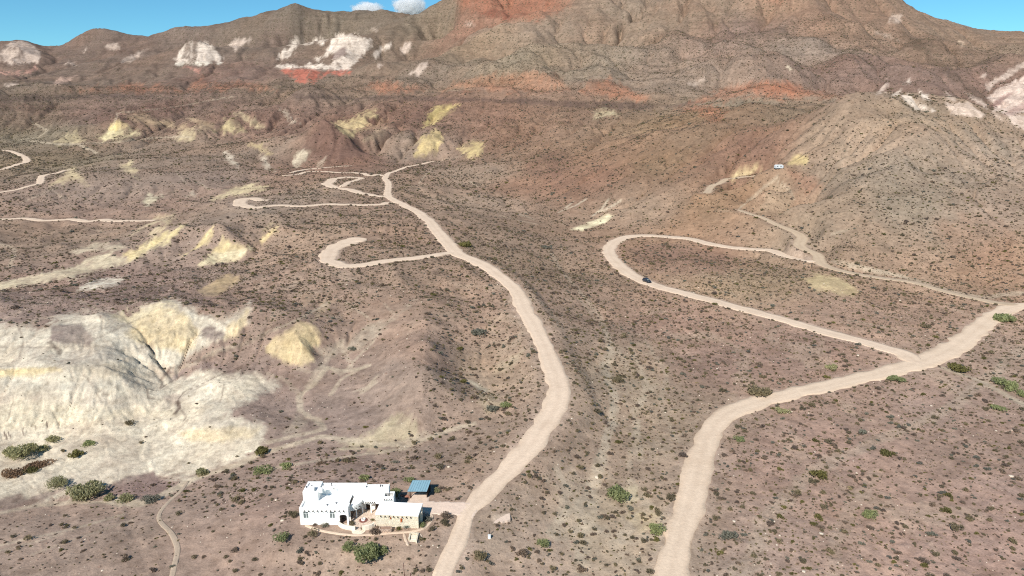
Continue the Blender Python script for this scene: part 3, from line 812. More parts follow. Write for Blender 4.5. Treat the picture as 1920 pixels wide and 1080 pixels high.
# --- twin cones and fans of the left slope
for pl_, rgb_, o_ in [([(-10,545),(-10,530),(60,518),(150,497),(165,480),(200,477),(240,482),(275,455),(305,438),(342,420),(344,426),(312,452),(282,472),(240,492),(190,507),(140,521),(60,536)], (206,196,172), .95),
 ([(232,480),(275,455),(305,438),(342,420),(344,426),(312,452),(275,474),(245,486)], (208,192,146), .9), ([(132,472),(170,460),(230,454),(232,462),(190,472),(150,477)], (190,180,160), .85),
 ([(334,480),(360,464),(384,440),(402,424),(402,440),(388,460),(362,470)], (208,192,150), .95), ([(409,426),(418,446),(424,450),(446,458),(472,464),(455,478),(425,490),(374,498),(400,474),(416,452)], (210,194,152), .95), ([(395,480),(430,470),(470,464),(455,478),(425,490),(374,498)], (212,204,178), .8),
 ([(476,460),(500,436),(524,420),(522,434),(500,452)], (208,190,148), .9), ([(490,432),(506,420),(514,418),(500,432)], (200,184,150), .6),
 ([(245,438),(290,412),(328,396),(326,404),(295,432),(286,436),(300,416)], (200,188,160), .8), ([(285,438),(310,412),(330,398),(330,406),(300,436)], (206,192,158), .7),
 ([(146,546),(160,530),(200,523),(245,519),(218,534),(180,543)], (226,220,204), .95), ([(376,546),(400,530),(430,517),(448,520),(440,534),(400,556)], (194,172,138), .85),
 ([(395,374),(440,350),(470,348),(506,346),(500,356),(462,362),(430,366)], (206,194,160), .85), ([(264,378),(280,367),(306,365),(310,371),(276,385)], (204,198,174), .9), ([(345,368),(362,360),(364,366)], (196,186,168), .7),
 ([(560,552),(575,548),(590,560),(575,575)], (176,150,128), .5), ([(600,575),(620,560),(624,566),(604,590),(580,610)], (200,180,152), .6)]:
    patch(rgb_, pl_, 4.5, 6, o_ * .94, 1, .06, .55)
# --- white badlands
patch((212,204,188), [(-20,610),(30,611),(86,612),(92,600),(130,590),(190,592),(240,590),(300,563),(340,566),(400,598),(420,598),(440,590),(468,568),(464,600),(440,626),(400,645),(345,668),(312,698),(340,700),(400,694),(430,702),(480,698),(522,722),(475,745),(432,765),(432,778),(500,800),(496,822),(480,842),(450,862),(400,882),(350,898),(300,896),(250,902),(150,918),(90,935),(-20,960)], 8, 12, 1, 1, .05, .3)
patch((146,126,118), [(92,610),(150,610),(172,634),(166,648),(120,646),(96,640)], 4, 8, .85, .3)
patch((214,196,160), [(262,602),(300,580),(322,574),(348,590),(372,620),(362,652),(305,657),(260,642),(236,625)], 7, 8, .9, 1)
patch((214,196,160), [(426,612),(444,600),(464,580),(462,606),(444,630),(422,636)], 5, 8, .85, 1)
patch((220,206,170), [(210,596),(260,580),(300,565),(330,570),(280,592),(240,610)], 5, 10, .7, 1, .06, 1.0)
patch((140,120,112), [(374,616),(395,612),(424,626),(404,640),(378,634)], 4, 6, .9, .2)  # brown patch with its shadowy tone painted into the colour
patch((146,124,114), [(330,562),(400,556),(420,585),(408,596),(360,572)], 5, 9, .6, .1, .06, 1.2)
patch((208,190,150), [(-10,692),(60,690),(112,690),(118,696),(60,706),(-10,707)], 3, 6, .9, 1)
patch((202,196,182), [(-10,708),(60,702),(150,695),(220,712),(240,740),(130,745),(-10,735)], 8, 10, .6, 1)
patch((208,198,178), [(120,690),(200,676),(260,690),(230,715),(160,700)], 6, 8, .6, 1)
patch((211,202,180), [(-10,755),(60,750),(150,755),(200,770),(330,765),(325,778),(200,785),(120,800),(-10,806)], 8, 10, .6, 1)
patch((210,194,164), [(338,812),(400,800),(490,802),(470,818),(420,828),(362,832)], 6, 8, .8, 1)
patch((206,198,184), [(100,895),(200,870),(330,840),(300,880),(200,905),(120,918)], 10, 12, .5, 1)
patch((150,128,120), [(195,912),(240,890),(285,884),(300,900),(338,910),(320,928),(260,935),(210,928)], 4, 6, .95, .2)
patch((150,128,120), [(58,930),(100,918),(122,912),(110,922),(80,936),(60,940)], 3, 5, .9, .2)
patch(SOIL, [(-20,940),(40,926),(58,938),(60,945),(0,966),(-20,970)], 4, 6, .9, .1)
patch((150,130,122), [(310,700),(335,690),(400,680),(440,690),(440,702),(400,696),(350,690),(320,715)], 4, 7, .7, .2)
patch((148,128,120), [(300,740),(322,735),(345,745),(330,758),(305,752)], 4, 6, .6, .3)
# yellow hill and its fan
patch((214,195,156), [(492,650),(518,632),(545,612),(562,604),(590,610),(604,640),(588,656),(590,678),(560,688),(530,682),(512,668)], 5, 8, .95, 1, .05, .3)
patch((196,182,160), [(596,660),(640,642),(665,630),(700,618),(690,640),(640,665),(600,684)], 8, 10, .55, .6, .06, .6)
patch((206,192,158), [(630,832),(690,815),(735,784),(770,776),(790,800),(780,828),(740,836),(690,842)], 10, 10, .7, .6, .06, .5)
patch((206,196,172), [(866,706),(886,712),(918,734),(905,737)], 3, 5, .75, .5, .06, .3)
patch((196,182,150), [(890,735),(930,742),(940,760),(915,775),(900,755)], 6, 8, .5, .4)
patch((196,180,152), [(940,680),(970,665),(985,655),(960,690),(925,705)], 5, 8, .5, .4)
patch((188,172,150), [(690,612),(735,590),(780,560),(740,600),(700,632)], 4, 8, .55, .4, .06, 1.)
patch((196,182,160), [(540,800),(560,780),(580,790),(560,815),(530,812)], 6, 8, .5, .5)
# mid right
patch((232,224,192), [(1072,430),(1110,415),(1138,400),(1150,402),(1134,418),(1092,434)], 3, 4, .95, 1)
for q_ in ([(1048,398),(1080,385),(1100,372)], [(1112,405),(1130,390),(1142,372)], [(1125,398),(1150,385),(1165,375)], [(1060,390),(1075,378)]):
    line((204,190,166), q_, 2.0, .6, .3)
patch((200,184,146), [(1370,334),(1386,320),(1424,312),(1426,320),(1400,328),(1376,338)], 3, 5, .8, .8)
patch((196,178,134), [(1478,308),(1488,292),(1512,291),(1516,300),(1508,308)], 3, 4, .95, 1)
patch((200,184,146), [(1506,522),(1540,514),(1582,526),(1608,548),(1590,552),(1552,549),(1520,542)], 6, 7, .8, .8, .06, .4)
patch((188,170,144), [(1420,400),(1440,360),(1455,345),(1490,365),(1480,400)], 8, 8, .35, .3)
patch((200,182,152), [(1155,918),(1190,912),(1200,930),(1185,945),(1165,938)], 5, 6, .7, .5)
patch((206,190,176), [(922,966),(955,963),(957,978),(925,982)], 2, 2, .85, .8)
patch((176,156,136), [(890,960),(925,960),(940,1010),(930,1040),(880,1030)], 12, 10, .45, .3)
patch((188,170,146), [(1040,900),(1100,880),(1180,900),(1240,960),(1200,1040),(1090,1060),(1030,1000)], 30, 22, .4, .1, .1, 1.5)
patch((184,166,142), [(1160,640),(1200,650),(1240,760),(1260,860),(1210,850),(1180,760)], 24, 20, .35, .1, .1, 1.5)
# --- washes and gullies as thin sediment lines
SED = (200, 184, 160)
LINES = [([(480,852),(540,836),(600,820),(660,825),(700,832),(760,838),(820,815),(850,805),(890,795)], 1.8, .75), ([(500,880),(560,870),(640,858),(700,850),(760,842)], 1.4, .6),
 ([(360,898),(400,886),(450,870),(480,852)], 2.6, .8), ([(215,936),(260,945),(300,930),(340,908)], 3.0, .8), ([(0,962),(60,950),(120,944),(215,940)], 1.6, .6), ([(0,1022),(80,1005),(160,985),(230,965)], 1.0, .5), ([(0,1032),(60,1018),(120,1000)], .8, .4), ([(60,1040),(140,1010),(250,975)], .8, .3),
 ([(300,715),(335,695),(400,660),(450,650),(500,625),(560,598),(620,565)], 1.2, .5), ([(690,688),(650,695),(612,690),(590,720),(560,745),(565,770),(598,790),(606,806),(580,812),(500,830)], 1.6, .65), ([(640,640),(600,690)], 1.2, .4), ([(610,690),(590,710),(575,730)], 2.4, .4),
 ([(700,640),(680,660),(650,690)], 1.0, .5), ([(720,570),(740,590),(730,600)], .8, .3), ([(650,568),(690,595)], .8, .4), ([(640,560),(700,602)], .7, .25),
 ([(680,690),(640,710),(620,740)], 1.4, .5), ([(700,720),(680,735),(690,730)], 2., .5),
 ([(1090,1075),(1105,990),(1118,900),(1140,820),(1152,750),(1140,700),(1150,660)], 2.4, .42), ([(1150,660),(1130,600),(1090,550),(1050,505),(1030,470)], 2.0, .35), ([(1200,860),(1190,780),(1215,720),(1180,650)], 1.6, .4), ([(1240,980),(1200,920),(1180,900)], 2., .4), ([(1030,1000),(1060,960),(1100,930)], 1.6, .4),
 ([(1770,690),(1800,702),(1840,715),(1880,735),(1925,765)], 2.0, .75), ([(1590,600),(1640,610),(1680,618)], .9, .5), ([(1600,500),(1680,515),(1760,540),(1840,558),(1920,548)], 4.0, .5), ([(1560,490),(1640,505),(1740,530)], 2.5, .4),
 ([(1340,395),(1420,400)], 1.5, .2), ([(1385,392),(1410,372),(1440,345),(1458,330)], 1.4, .45), ([(1460,340),(1480,355),(1490,375)], 1.2, .4), ([(1560,440),(1600,425)], 1., .4),
 ([(1010,420),(980,415),(940,405)], 2.5, .4), ([(1000,412),(970,400)], 3, .35), ([(785,345),(800,325),(830,300),(870,292)], 1.4, .4), ([(770,350),(800,345)], 2., .4), ([(880,340),(895,350),(885,345)], 1.8, .5),
 ([(40,262),(100,270),(150,272),(185,288)], 5, .6), ([(60,230),(90,245),(70,258),(40,262)], 4, .5), ([(100,270),(200,268),(300,258),(360,256)], 4, .5), ([(210,240),(220,212),(260,208),(330,200),(440,180)], 3, .4),
 ([(0,300),(40,292)], 3., .2), ([(40,380),(120,345),(60,372)], 2., .3), ([(90,350),(120,372),(140,365)], 1.6, .3), ([(0,455),(30,470),(20,500)], 2.5, .4), ([(140,560),(200,588)], .9, .4), ([(150,425),(200,435),(330,400)], 1.4, .25),
 ([(330,320),(350,345)], 1.2, .4), ([(370,340),(395,356)], 1.4, .45), ([(305,365),(330,358)], 1.5, .3)]
for q_, w_, o_ in LINES:
    line(SED, q_, w_, o_, .5)
# old vehicle tracks and braided wash beds
for q_, w_, o_ in [([(1390,1080),(1440,980),(1500,900),(1580,850),(1680,815),(1790,765),(1925,650)], 3.2, .34), ([(1560,1080),(1590,960),(1640,880)], 2.4, .22), ([(1104,950),(1120,880),(1146,800),(1150,745),(1138,690),(1150,640)], 2.2, .5), ([(1180,880),(1192,800),(1185,770),(1230,720)], 1.6, .4),
 ([(1040,1000),(1100,985),(1180,1010),(1240,1000)], 2.6, .5), ([(1080,940),(1100,1000),(1090,1060)], 2.2, .45), ([(1180,1070),(1150,1020),(1200,960)], 2.4, .4), ([(1040,880),(1060,930),(1050,980)], 1.8, .4), ([(1210,640),(1250,700),(1240,760),(1270,830)], 1.5, .35), ([(1085,560),(1130,610),(1180,690)], 1.6, .3),
 ([(640,650),(660,690),(640,700),(620,690)], 1.2, .5), ([(705,705),(690,725),(660,735)], 1.2, .55), ([(560,690),(590,700),(600,690)], 1.2, .4), ([(500,700),(540,715),(560,740)], 1.2, .35), ([(800,812),(760,830),(720,835)], 1.8, .5)]:
    line((190, 174, 152), q_, w_, o_, .3, .8)
patch((206,190,160), [(1150,920),(1195,912),(1200,938),(1170,945)], 4, 5, .8, .5)
patch((196,176,140), [(1160,950),(1230,960),(1240,1000),(1190,1000)], 10, 10, .5, .2, .1, .8)
# dark gully lines and cracks in the clay
DK = (112, 94, 84)
for q_, w_, o_ in [([(346,702),(322,715),(300,728),(305,715)], .5, .6), ([(275,730),(278,745),(300,752)], .6, .6), ([(332,752),(336,765),(325,778)], .9, .8), ([(336,765),(350,780),(345,790)], .6, .5), ([(470,680),(420,700),(345,735),(332,752)], .5, .6), ([(510,620),(450,650),(400,668),(320,690),(300,715)], .8, .6),
 ([(420,720),(416,745),(412,755)], .4, .5), ([(155,700),(180,730),(210,745)], .4, .4), ([(195,715),(235,735)], .4, .35), ([(180,735),(190,755)], .4, .4), ([(30,600),(45,640),(35,670)], .6, .4), ([(92,640),(110,655),(112,665)], 1.2, .6), ([(0,650),(80,652),(170,648)], .5, .35),
 ([(8,811),(14,823)], .35, .9), ([(14,809),(21,822)], .3, .8), ([(43,803),(44,816)], .3, .7), ([(88,790),(89,804)], .35, .9), ([(66,798),(68,806)], .25, .6), ([(111,788),(111,800)], .25, .5), ([(14,790),(26,745)], .3, .4), ([(70,760),(80,742)], .3, .4),
 ([(340,560),(360,585),(400,596),(430,612)], .8, .5), ([(260,655),(300,640),(380,610)], .5, .3), ([(170,640),(210,620),(280,590)], .7, .4)]:
    line(DK, q_, w_, o_, .6, .3)
for q_, w_, o_ in [([(20,335),(40,322),(60,310),(100,303)], 3, .6), ([(60,318),(90,308)], 3, .6), ([(0,490),(40,470),(100,455),(135,442)], 3, .4), ([(150,400),(220,380),(300,372),(330,358)], 2.5, .35), ([(120,440),(160,425)], 2.5, .4), ([(1780,300),(1650,390),(1540,470)], 6, .15), ([(1690,60),(1750,110),(1800,150),(1845,190)], 16, .35)]:  # dark seams; the last one paints the shade of a mountain crease
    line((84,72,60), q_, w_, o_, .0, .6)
# bedding of the near clay: grey-green, cream and buff layers following the level
bed = fbm(Z / 1.5 + .5 * fbm(Xg / 25, Yg / 25, 103, 2), (Xg + Yg) / 60, 105, 4) * CLAY * smooth(420, 260, Yg) * smooth(120, 150, Yg)
C = C * (1 + bed[..., None] * np.array([.22, .19, .14]))
C = C * (1 - .20 * np.clip(1 - np.abs(RILL3) * 5, 0, 1) * CLAY * smooth(420, 260, Yg))[..., None]  # crease shade painted into the clay colour along fine rills
C = C * (1 - .16 * np.clip(RILL * 1.6, 0, 1) * CLAY * smooth(420, 260, Yg))[..., None]
# road dust thrown over the verges
du = np.clip(DUST * (.45 + .9 * m4 + .6 * m2), 0, 1) * .5
C = C * (1 - du[..., None]) + lin((204, 182, 164)) * du[..., None]
C = np.clip(C, .01, .9)
# rills in the clay and in the bare lower slopes
CLAY = np.clip(CLAY, 0, 1)
_zt = np.gradient(Zs_, tg[1] - tg[0], axis=1); _zl = np.gradient(Zs_, lg[1] - lg[0], axis=0)
SLOPE_ = np.hypot(_zt / Yg, (_zl - tg[None] * _zt) / Yg)
Z = Z + np.clip(SLOPE_ * 3.2 - .25, .08, 1) * (-np.abs(RILL) * .8 + .35 - np.abs(RILL2) * .7 - np.abs(RILL3) * .55) * CLAY * np.where(Yg < 320, .9, 1.6) * smooth(140, 165, Yg) * (1 - ROADMASK)
# ------------------------------------------------------------------ materials
def new_mat(name):
    m = bpy.data.materials.new(name)
    m.use_nodes = True
    t = m.node_tree
    for n in list(t.nodes):
        t.nodes.remove(n)
    out = t.nodes.new('ShaderNodeOutputMaterial')
    b = t.nodes.new('ShaderNodeBsdfPrincipled')
    t.links.new(b.outputs[0], out.inputs['Surface'])
    b.inputs['Roughness'].default_value = .9
    b.inputs['Specular IOR Level'].default_value = .15
    return m, t, b


def tnoise(t, vec, scale, detail=3, rough=.55):
    n = t.nodes.new('ShaderNodeTexNoise')
    n.inputs['Scale'].default_value = scale
    n.inputs['Detail'].default_value = detail
    n.inputs['Roughness'].default_value = rough
    t.links.new(vec, n.inputs['Vector'])
    return n.outputs['Fac']


def tramp(t, fac, stops):
    r = t.nodes.new('ShaderNodeValToRGB')
    e = r.color_ramp.elements
    while len(e) > 1:
        e.remove(e[-1])
    e[0].position = stops[0][0]; e[0].color = stops[0][1]
    for p, c in stops[1:]:
        k = e.new(p); k.color = c
    t.links.new(fac, r.inputs['Fac'])
    return r.outputs['Color']


def tmul(t, a, b, fac=1.0, mode='MULTIPLY'):
    n = t.nodes.new('ShaderNodeMix')
    n.data_type = 'RGBA'; n.blend_type = mode
    n.inputs[0].default_value = fac
    t.links.new(a, n.inputs[6]); t.links.new(b, n.inputs[7])
    return n.outputs[2]


def g4(v):
    return (v, v, v, 1)


def simple(name, rgb, rough=.85, spec=.2, var=.08, scale=3.0, metal=0.0):
    """plain surface with some wear: colour in sRGB 0-255 of the base colour"""
    m, t, b = new_mat(name)
    tc = t.nodes.new('ShaderNodeTexCoord')
    n1 = tnoise(t, tc.outputs['Object'], scale, 4)
    c = lin(rgb)
    col = tramp(t, n1, [(.3, (*(c * (1 - var)), 1)), (.7, (*np.minimum(c * (1 + var), .95), 1))])
    t.links.new(col, b.inputs['Base Color'])
    b.inputs['Roughness'].default_value = rough
    b.inputs['Specular IOR Level'].default_value = spec
    b.inputs['Metallic'].default_value = metal
    return m


def ground_material():
    m, t, b = new_mat('desert_soil')
    tc = t.nodes.new('ShaderNodeTexCoord')
    P = tc.outputs['Object']
    at = t.nodes.new('ShaderNodeAttribute'); at.attribute_name = 'soil'
    sp = t.nodes.new('ShaderNodeAttribute'); sp.attribute_name = 'speck'
    # gravel grain, small tufts and stones, metre-wide mottling
    n_f = tnoise(t, P, 3.2, 5, .7)
    n_m = tnoise(t, P, .55, 4, .6)
    n_l = tnoise(t, P, .09, 3, .55)
    col = at.outputs['Color']
    col = tmul(t, col, tramp(t, n_f, [(.25, g4(.72)), (.5, g4(1)), (.75, g4(1.22))]))
    col = tmul(t, col, tramp(t, n_m, [(.28, (.76, .74, .72, 1)), (.5, g4(1)), (.72, (1.20, 1.19, 1.17, 1))]))
    col = tmul(t, col, tramp(t, n_l, [(.3, (.92, .90, .88, 1)), (.7, (1.06, 1.06, 1.06, 1))]))
    n_k = tnoise(t, P, .2, 4, .6)
    col = tmul(t, col, tramp(t, n_k, [(.3, (.87, .85, .83, 1)), (.5, g4(1)), (.7, (1.12, 1.11, 1.09, 1))]))
    # bedded layers: crisp thin bands that keep to their level, in the clay and on the mountain sides
    cl = t.nodes.new('ShaderNodeAttribute'); cl.attribute_name = 'clay'
    hl = t.nodes.new('ShaderNodeAttribute'); hl.attribute_name = 'hill'
    def bands(sc, att, amt):
        mp = t.nodes.new('ShaderNodeMapping'); mp.inputs['Scale'].default_value = sc
        t.links.new(P, mp.inputs['Vector'])
        n_ = tnoise(t, mp.outputs[0], 1.0, 5, .65)
        c_ = tramp(t, n_, [(.30, g4(1 - amt)), (.46, g4(1)), (.54, g4(1)), (.70, g4(1 + amt * .7))])
        m_ = t.nodes.new('ShaderNodeMix'); m_.data_type = 'RGBA'; m_.blend_type = 'MULTIPLY'
        t.links.new(att.outputs['Fac'], m_.inputs[0]); t.links.new(nonlocal_col[0], m_.inputs[6]); t.links.new(c_, m_.inputs[7])
        nonlocal_col[0] = m_.outputs[2]
        return n_
    nonlocal_col = [col]
    nb1 = bands((.10, .10, 1.9), cl, .15)
    nb2 = bands((.9, .9, 1.2), cl, .07)
    nb3 = bands((.011, .011, .17), hl, .22)
    nb4 = bands((.12, .12, .12), hl, .20)
    col = nonlocal_col[0]
    # far scrub, too small to build one by one: dark dots
    def dots(scale, thr):
        v = t.nodes.new('ShaderNodeTexVoronoi'); v.inputs['Scale'].default_value = scale
        t.links.new(P, v.inputs['Vector'])
        mr = t.nodes.new('ShaderNodeMapRange')
        mr.inputs[1].default_value = thr; mr.inputs[2].default_value = thr * .55
        mr.inputs[3].default_value = 0; mr.inputs[4].default_value = 1
        t.links.new(v.outputs['Distance'], mr.inputs[0])
        return mr.outputs[0]
    d = dots(.16, .36)
    mx = t.nodes.new('ShaderNodeMath'); mx.operation = 'MULTIPLY'
    t.links.new(d, mx.inputs[0]); t.links.new(sp.outputs['Fac'], mx.inputs[1])
    mix = t.nodes.new('ShaderNodeMix'); mix.data_type = 'RGBA'
    t.links.new(mx.outputs[0], mix.inputs[0]); t.links.new(col, mix.inputs[6])
    mix.inputs[7].default_value = (.085, .07, .042, 1)
    t.links.new(mix.outputs[2], b.inputs['Base Color'])
    # relief
    bp = t.nodes.new('ShaderNodeBump'); bp.inputs['Strength'].default_value = .35; bp.inputs['Distance'].default_value = .2
    t.links.new(n_f, bp.inputs['Height'])
    bp2 = t.nodes.new('ShaderNodeBump'); bp2.inputs['Strength'].default_value = .4; bp2.inputs['Distance'].default_value = .7
    t.links.new(n_m, bp2.inputs['Height']); t.links.new(bp.outputs[0], bp2.inputs['Normal'])
    t.links.new(bp2.outputs[0], b.inputs['Normal'])
    b.inputs['Roughness'].default_value = .95
    b.inputs['Specular IOR Level'].default_value = .08
    return m


def road_material(name, rgb):
    m, t, b = new_mat(name)
    tc = t.nodes.new('ShaderNodeTexCoord'); P = tc.outputs['Object']
    uv = t.nodes.new('ShaderNodeAttribute'); uv.attribute_name = 'across'
    c = lin(rgb) * .84
    n1 = tnoise(t, P, 1.6, 6, .7); n2 = tnoise(t, P, .12, 4, .6); n3 = tnoise(t, P, .5, 3)
    col = tramp(t, n1, [(.25, (*(c * .88), 1)), (.75, (*(c * 1.10), 1))])
    col = tmul(t, col, tramp(t, n2, [(.3, (.92, .90, .88, 1)), (.5, (.99, .985, .98, 1)), (.7, (1.05, 1.04, 1.03, 1))]))
    # wheel tracks a little paler, crown and shoulders a little darker and browner
    tr = tramp(t, uv.outputs['Fac'], [(0, (.82, .78, .74, 1)), (.10, (.93, .90, .88, 1)), (.20, g4(1.0)), (.29, g4(1.08)), (.37, g4(1.0)), (.5, (.90, .88, .87, 1)), (.63, g4(1.0)), (.71, g4(1.08)), (.80, g4(1.0)), (.90, (.93, .90, .88, 1)), (1, (.82, .78, .74, 1))])
    col = tmul(t, col, tr, .42)
    col = tmul(t, col, tramp(t, n3, [(.3, g4(.95)), (.7, g4(1.04))]))
    t.links.new(col, b.inputs['Base Color'])
    bp = t.nodes.new('ShaderNodeBump'); bp.inputs['Strength'].default_value = .5; bp.inputs['Distance'].default_value = .2
    t.links.new(n1, bp.inputs['Height']); t.links.new(bp.outputs[0], b.inputs['Normal'])
    b.inputs['Roughness'].default_value = .95; b.inputs['Specular IOR Level'].default_value = .08
    return m


# ------------------------------------------------------------------ the ground meshes
Zm = Z - .22 * COREMASK
SPECK = smooth(900, 1250, Yg) * (1 - CLAY) * np.clip(.75 + .5 * m1, .2, 1)
M_SOIL = ground_material()


def grid_mesh(name, mask_face, mat):
    """mesh of the marked grid cells"""
    idx = np.arange(NY * NT).reshape(NY, NT)
    q = np.stack([idx[:-1, :-1], idx[:-1, 1:], idx[1:, 1:], idx[1:, :-1]], -1)[mask_face]
    used = np.zeros(NY * NT, bool); used[q.ravel()] = True
    remap = np.cumsum(used) - 1
    co = np.stack([Xg, Yg, Zm], -1).reshape(-1, 3)[used].astype(np.float32)
    f = remap[q].astype(np.int32)
    me = bpy.data.meshes.new(name)
    me.vertices.add(len(co)); me.vertices.foreach_set('co', co.ravel())
    me.loops.add(f.size); me.loops.foreach_set('vertex_index', f.ravel())
    me.polygons.add(len(f)); me.polygons.foreach_set('loop_start', np.arange(0, f.size, 4, dtype=np.int32))
    me.polygons.foreach_set('use_smooth', np.ones(len(f), bool))
    me.update(calc_edges=True)
    a = me.color_attributes.new('soil', 'FLOAT_COLOR', 'POINT')
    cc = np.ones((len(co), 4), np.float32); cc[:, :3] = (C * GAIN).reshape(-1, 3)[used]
    a.data.foreach_set('color', cc.ravel())
    for nm_, ar_ in (('speck', SPECK), ('clay', CLAY), ('hill', np.clip(hillm * smooth(450, 800, Yg), 0, 1))):
        s = me.attributes.new(nm_, 'FLOAT', 'POINT')
        s.data.foreach_set('value', ar_.ravel()[used].astype(np.float32))
    me.materials.append(mat)
    o = bpy.data.objects.new(name, me)
    COL.objects.link(o)
    return o


Zc_ = Z[:-1, :-1]; Yc_ = Yg[:-1, :-1]
mtn = Yc_ > (960 - 120 * smooth(.1, .5, Xg[:-1, :-1] / Yc_) + 60 * fbm(Xg[:-1, :-1] / 120, Yc_ / 900, 15, 2))
ground_ob = grid_mesh('desert_ground', ~mtn, M_SOIL)
tag(ground_ob, 'brown gravelly desert ground with white and yellow clay badlands', 'ground', None, 'structure')
mt = grid_mesh('mountain_range', mtn, M_SOIL)
tag(mt, 'brown scrubby mountain range with orange talus and white outcrops', 'mountains', None, 'structure')

# ------------------------------------------------------------------ road sheets
M_ROAD = road_material('pink_gravel', (230, 206, 181))
M_ROAD2 = road_material('tan_gravel', (230, 206, 180))
M_SAND = road_material('wash_sand', (200, 178, 152))
M_TRAIL = road_material('trail_dust', (194, 174, 152))
RM = {'road': M_ROAD, 'road2': M_ROAD2, 'sand': M_SAND, 'trail': M_TRAIL}


def ribbon(name, pl, zc, mat, lift, ragged=.34):
    n = len(pl)
    d = np.gradient(pl[:, :2], axis=0); d /= np.linalg.norm(d, axis=1, keepdims=True) + 1e-9
    nrm = np.stack([-d[:, 1], d[:, 0]], 1)
    s = np.concatenate([[0], np.cumsum(np.hypot(*np.diff(pl[:, :2], axis=0).T))])
    hs = rng.random() * 500
    e1 = fbm(s / 4.1 + hs, s * 0 + hs, 7, 4); e2 = fbm(s / 4.3 + hs, s * 0 + hs + 40, 8, 3)
    # rounded ends
    endf = np.ones(n)
    ks = np.array([-1.12, -1.0, -.7, -.35, 0, .35, .7, 1.0, 1.12])
    verts = []; acr = []
    for i in range(n):
        w = pl[i, 2] / 2
        dist_e = min(s[i], s[-1] - s[i])
        cap = math.sqrt(max(0.02, 1 - max(0, 1 - dist_e / w) ** 2))
        for k in ks:
            e = (e1[i] if k < 0 else e2[i])
            kk = k * cap * (1 + (e * ragged if abs(k) >= .99 else e * ragged * .5 * abs(k)))
            dz = lift - (.55 if abs(k) > 1.05 else 0) + .04 * (1 - k * k)
            verts.append((pl[i, 0] + nrm[i, 0] * w * kk, pl[i, 1] + nrm[i, 1] * w * kk, zc[i] + dz))
            acr.append(min(max(.5 + k * .5, 0), 1))
    m = len(ks)
    f = [(i * m + j, i * m + j + 1, (i + 1) * m + j + 1, (i + 1) * m + j) for i in range(n - 1) for j in range(m - 1)]
    f = [q[::-1] for q in f]
    me = bpy.data.meshes.new(name)
    me.from_pydata(verts, [], f)
    a = me.attributes.new('across', 'FLOAT', 'POINT')
    a.data.foreach_set('value', np.array(acr, np.float32))
    me.polygons.foreach_set('use_smooth', np.ones(len(f), bool))
    me.materials.append(mat)
    me.update()
    o = bpy.data.objects.new(name, me)
    COL.objects.link(o)
    return o


for i, (name, label, mat, pl, zc, s) in enumerate(ROADS):
    o = ribbon(name, pl, zc, RM[mat], .06 + .006 * i)
    tag(o, label, 'road' if name == 'dirt_road' else 'track', None, 'structure')
for i, (name, label, mat, pl, zc, s) in enumerate(FOOTS):
    o = ribbon(name, pl, zc, RM[mat], .05, .3)
    tag(o, label, 'path', None, 'structure')
# ------------------------------------------------------------------ desert scrub
def leaf_mat(name, rgb, rgb2, var=.25):
    m, t, b = new_mat(name)
    oi = t.nodes.new('ShaderNodeObjectInfo')
    tc = t.nodes.new('ShaderNodeTexCoord')
    n = tnoise(t, tc.outputs['Object'], 5.0, 3)
    c1 = np.array(rgb); c2 = np.array(rgb2)
    col = tramp(t, n, [(.3, (*c1, 1)), (.72, (*c2, 1))])
    rv = tramp(t, oi.outputs['Random'], [(0, (1 - var, 1 - var * .9, 1 - var * .6, 1)), (1, (1 + var, 1 + var, 1 + var * .8, 1))])
    col = tmul(t, col, rv)
    t.links.new(col, b.inputs['Base Color'])
    b.inputs['Roughness'].default_value = .8
    # thin leaves let light through
    tl = t.nodes.new('ShaderNodeBsdfTranslucent'); t.links.new(col, tl.inputs['Color'])
    mx = t.nodes.new('ShaderNodeMixShader'); mx.inputs[0].default_value = .48
    t.links.new(b.outputs[0], mx.inputs[1]); t.links.new(tl.outputs[0], mx.inputs[2])
    out = [n_ for n_ in t.nodes if n_.type == 'OUTPUT_MATERIAL'][0]
    t.links.new(mx.outputs[0], out.inputs['Surface'])
    return m


LM_OLIVE = leaf_mat('creosote_leaves', (.200, .160, .096), (.290, .236, .142))
LM_BROWN = leaf_mat('dry_brown_twigs', (.215, .156, .115), (.310, .232, .172))
LM_GREY = leaf_mat('grey_green_leaves', (.190, .180, .138), (.280, .265, .205))
LM_YEL = leaf_mat('yellow_green_leaves', (.150, .135, .052), (.260, .225, .080))
LM_GREEN = leaf_mat('green_leaves', (.25, .27, .12), (.40, .41, .20), .12)
LM_TAM = leaf_mat('tamarisk_leaves', (.33, .31, .16), (.46, .42, .23), .12)
LM_STRAW = leaf_mat('straw_grass', (.34, .27, .15), (.44, .36, .20))
LM_BLUE = leaf_mat('blue_grey_leaves', (.16, .20, .17), (.26, .31, .27), .1)
BARK = simple('twig_bark', (92, 76, 62), .95, .1, .2, 12)


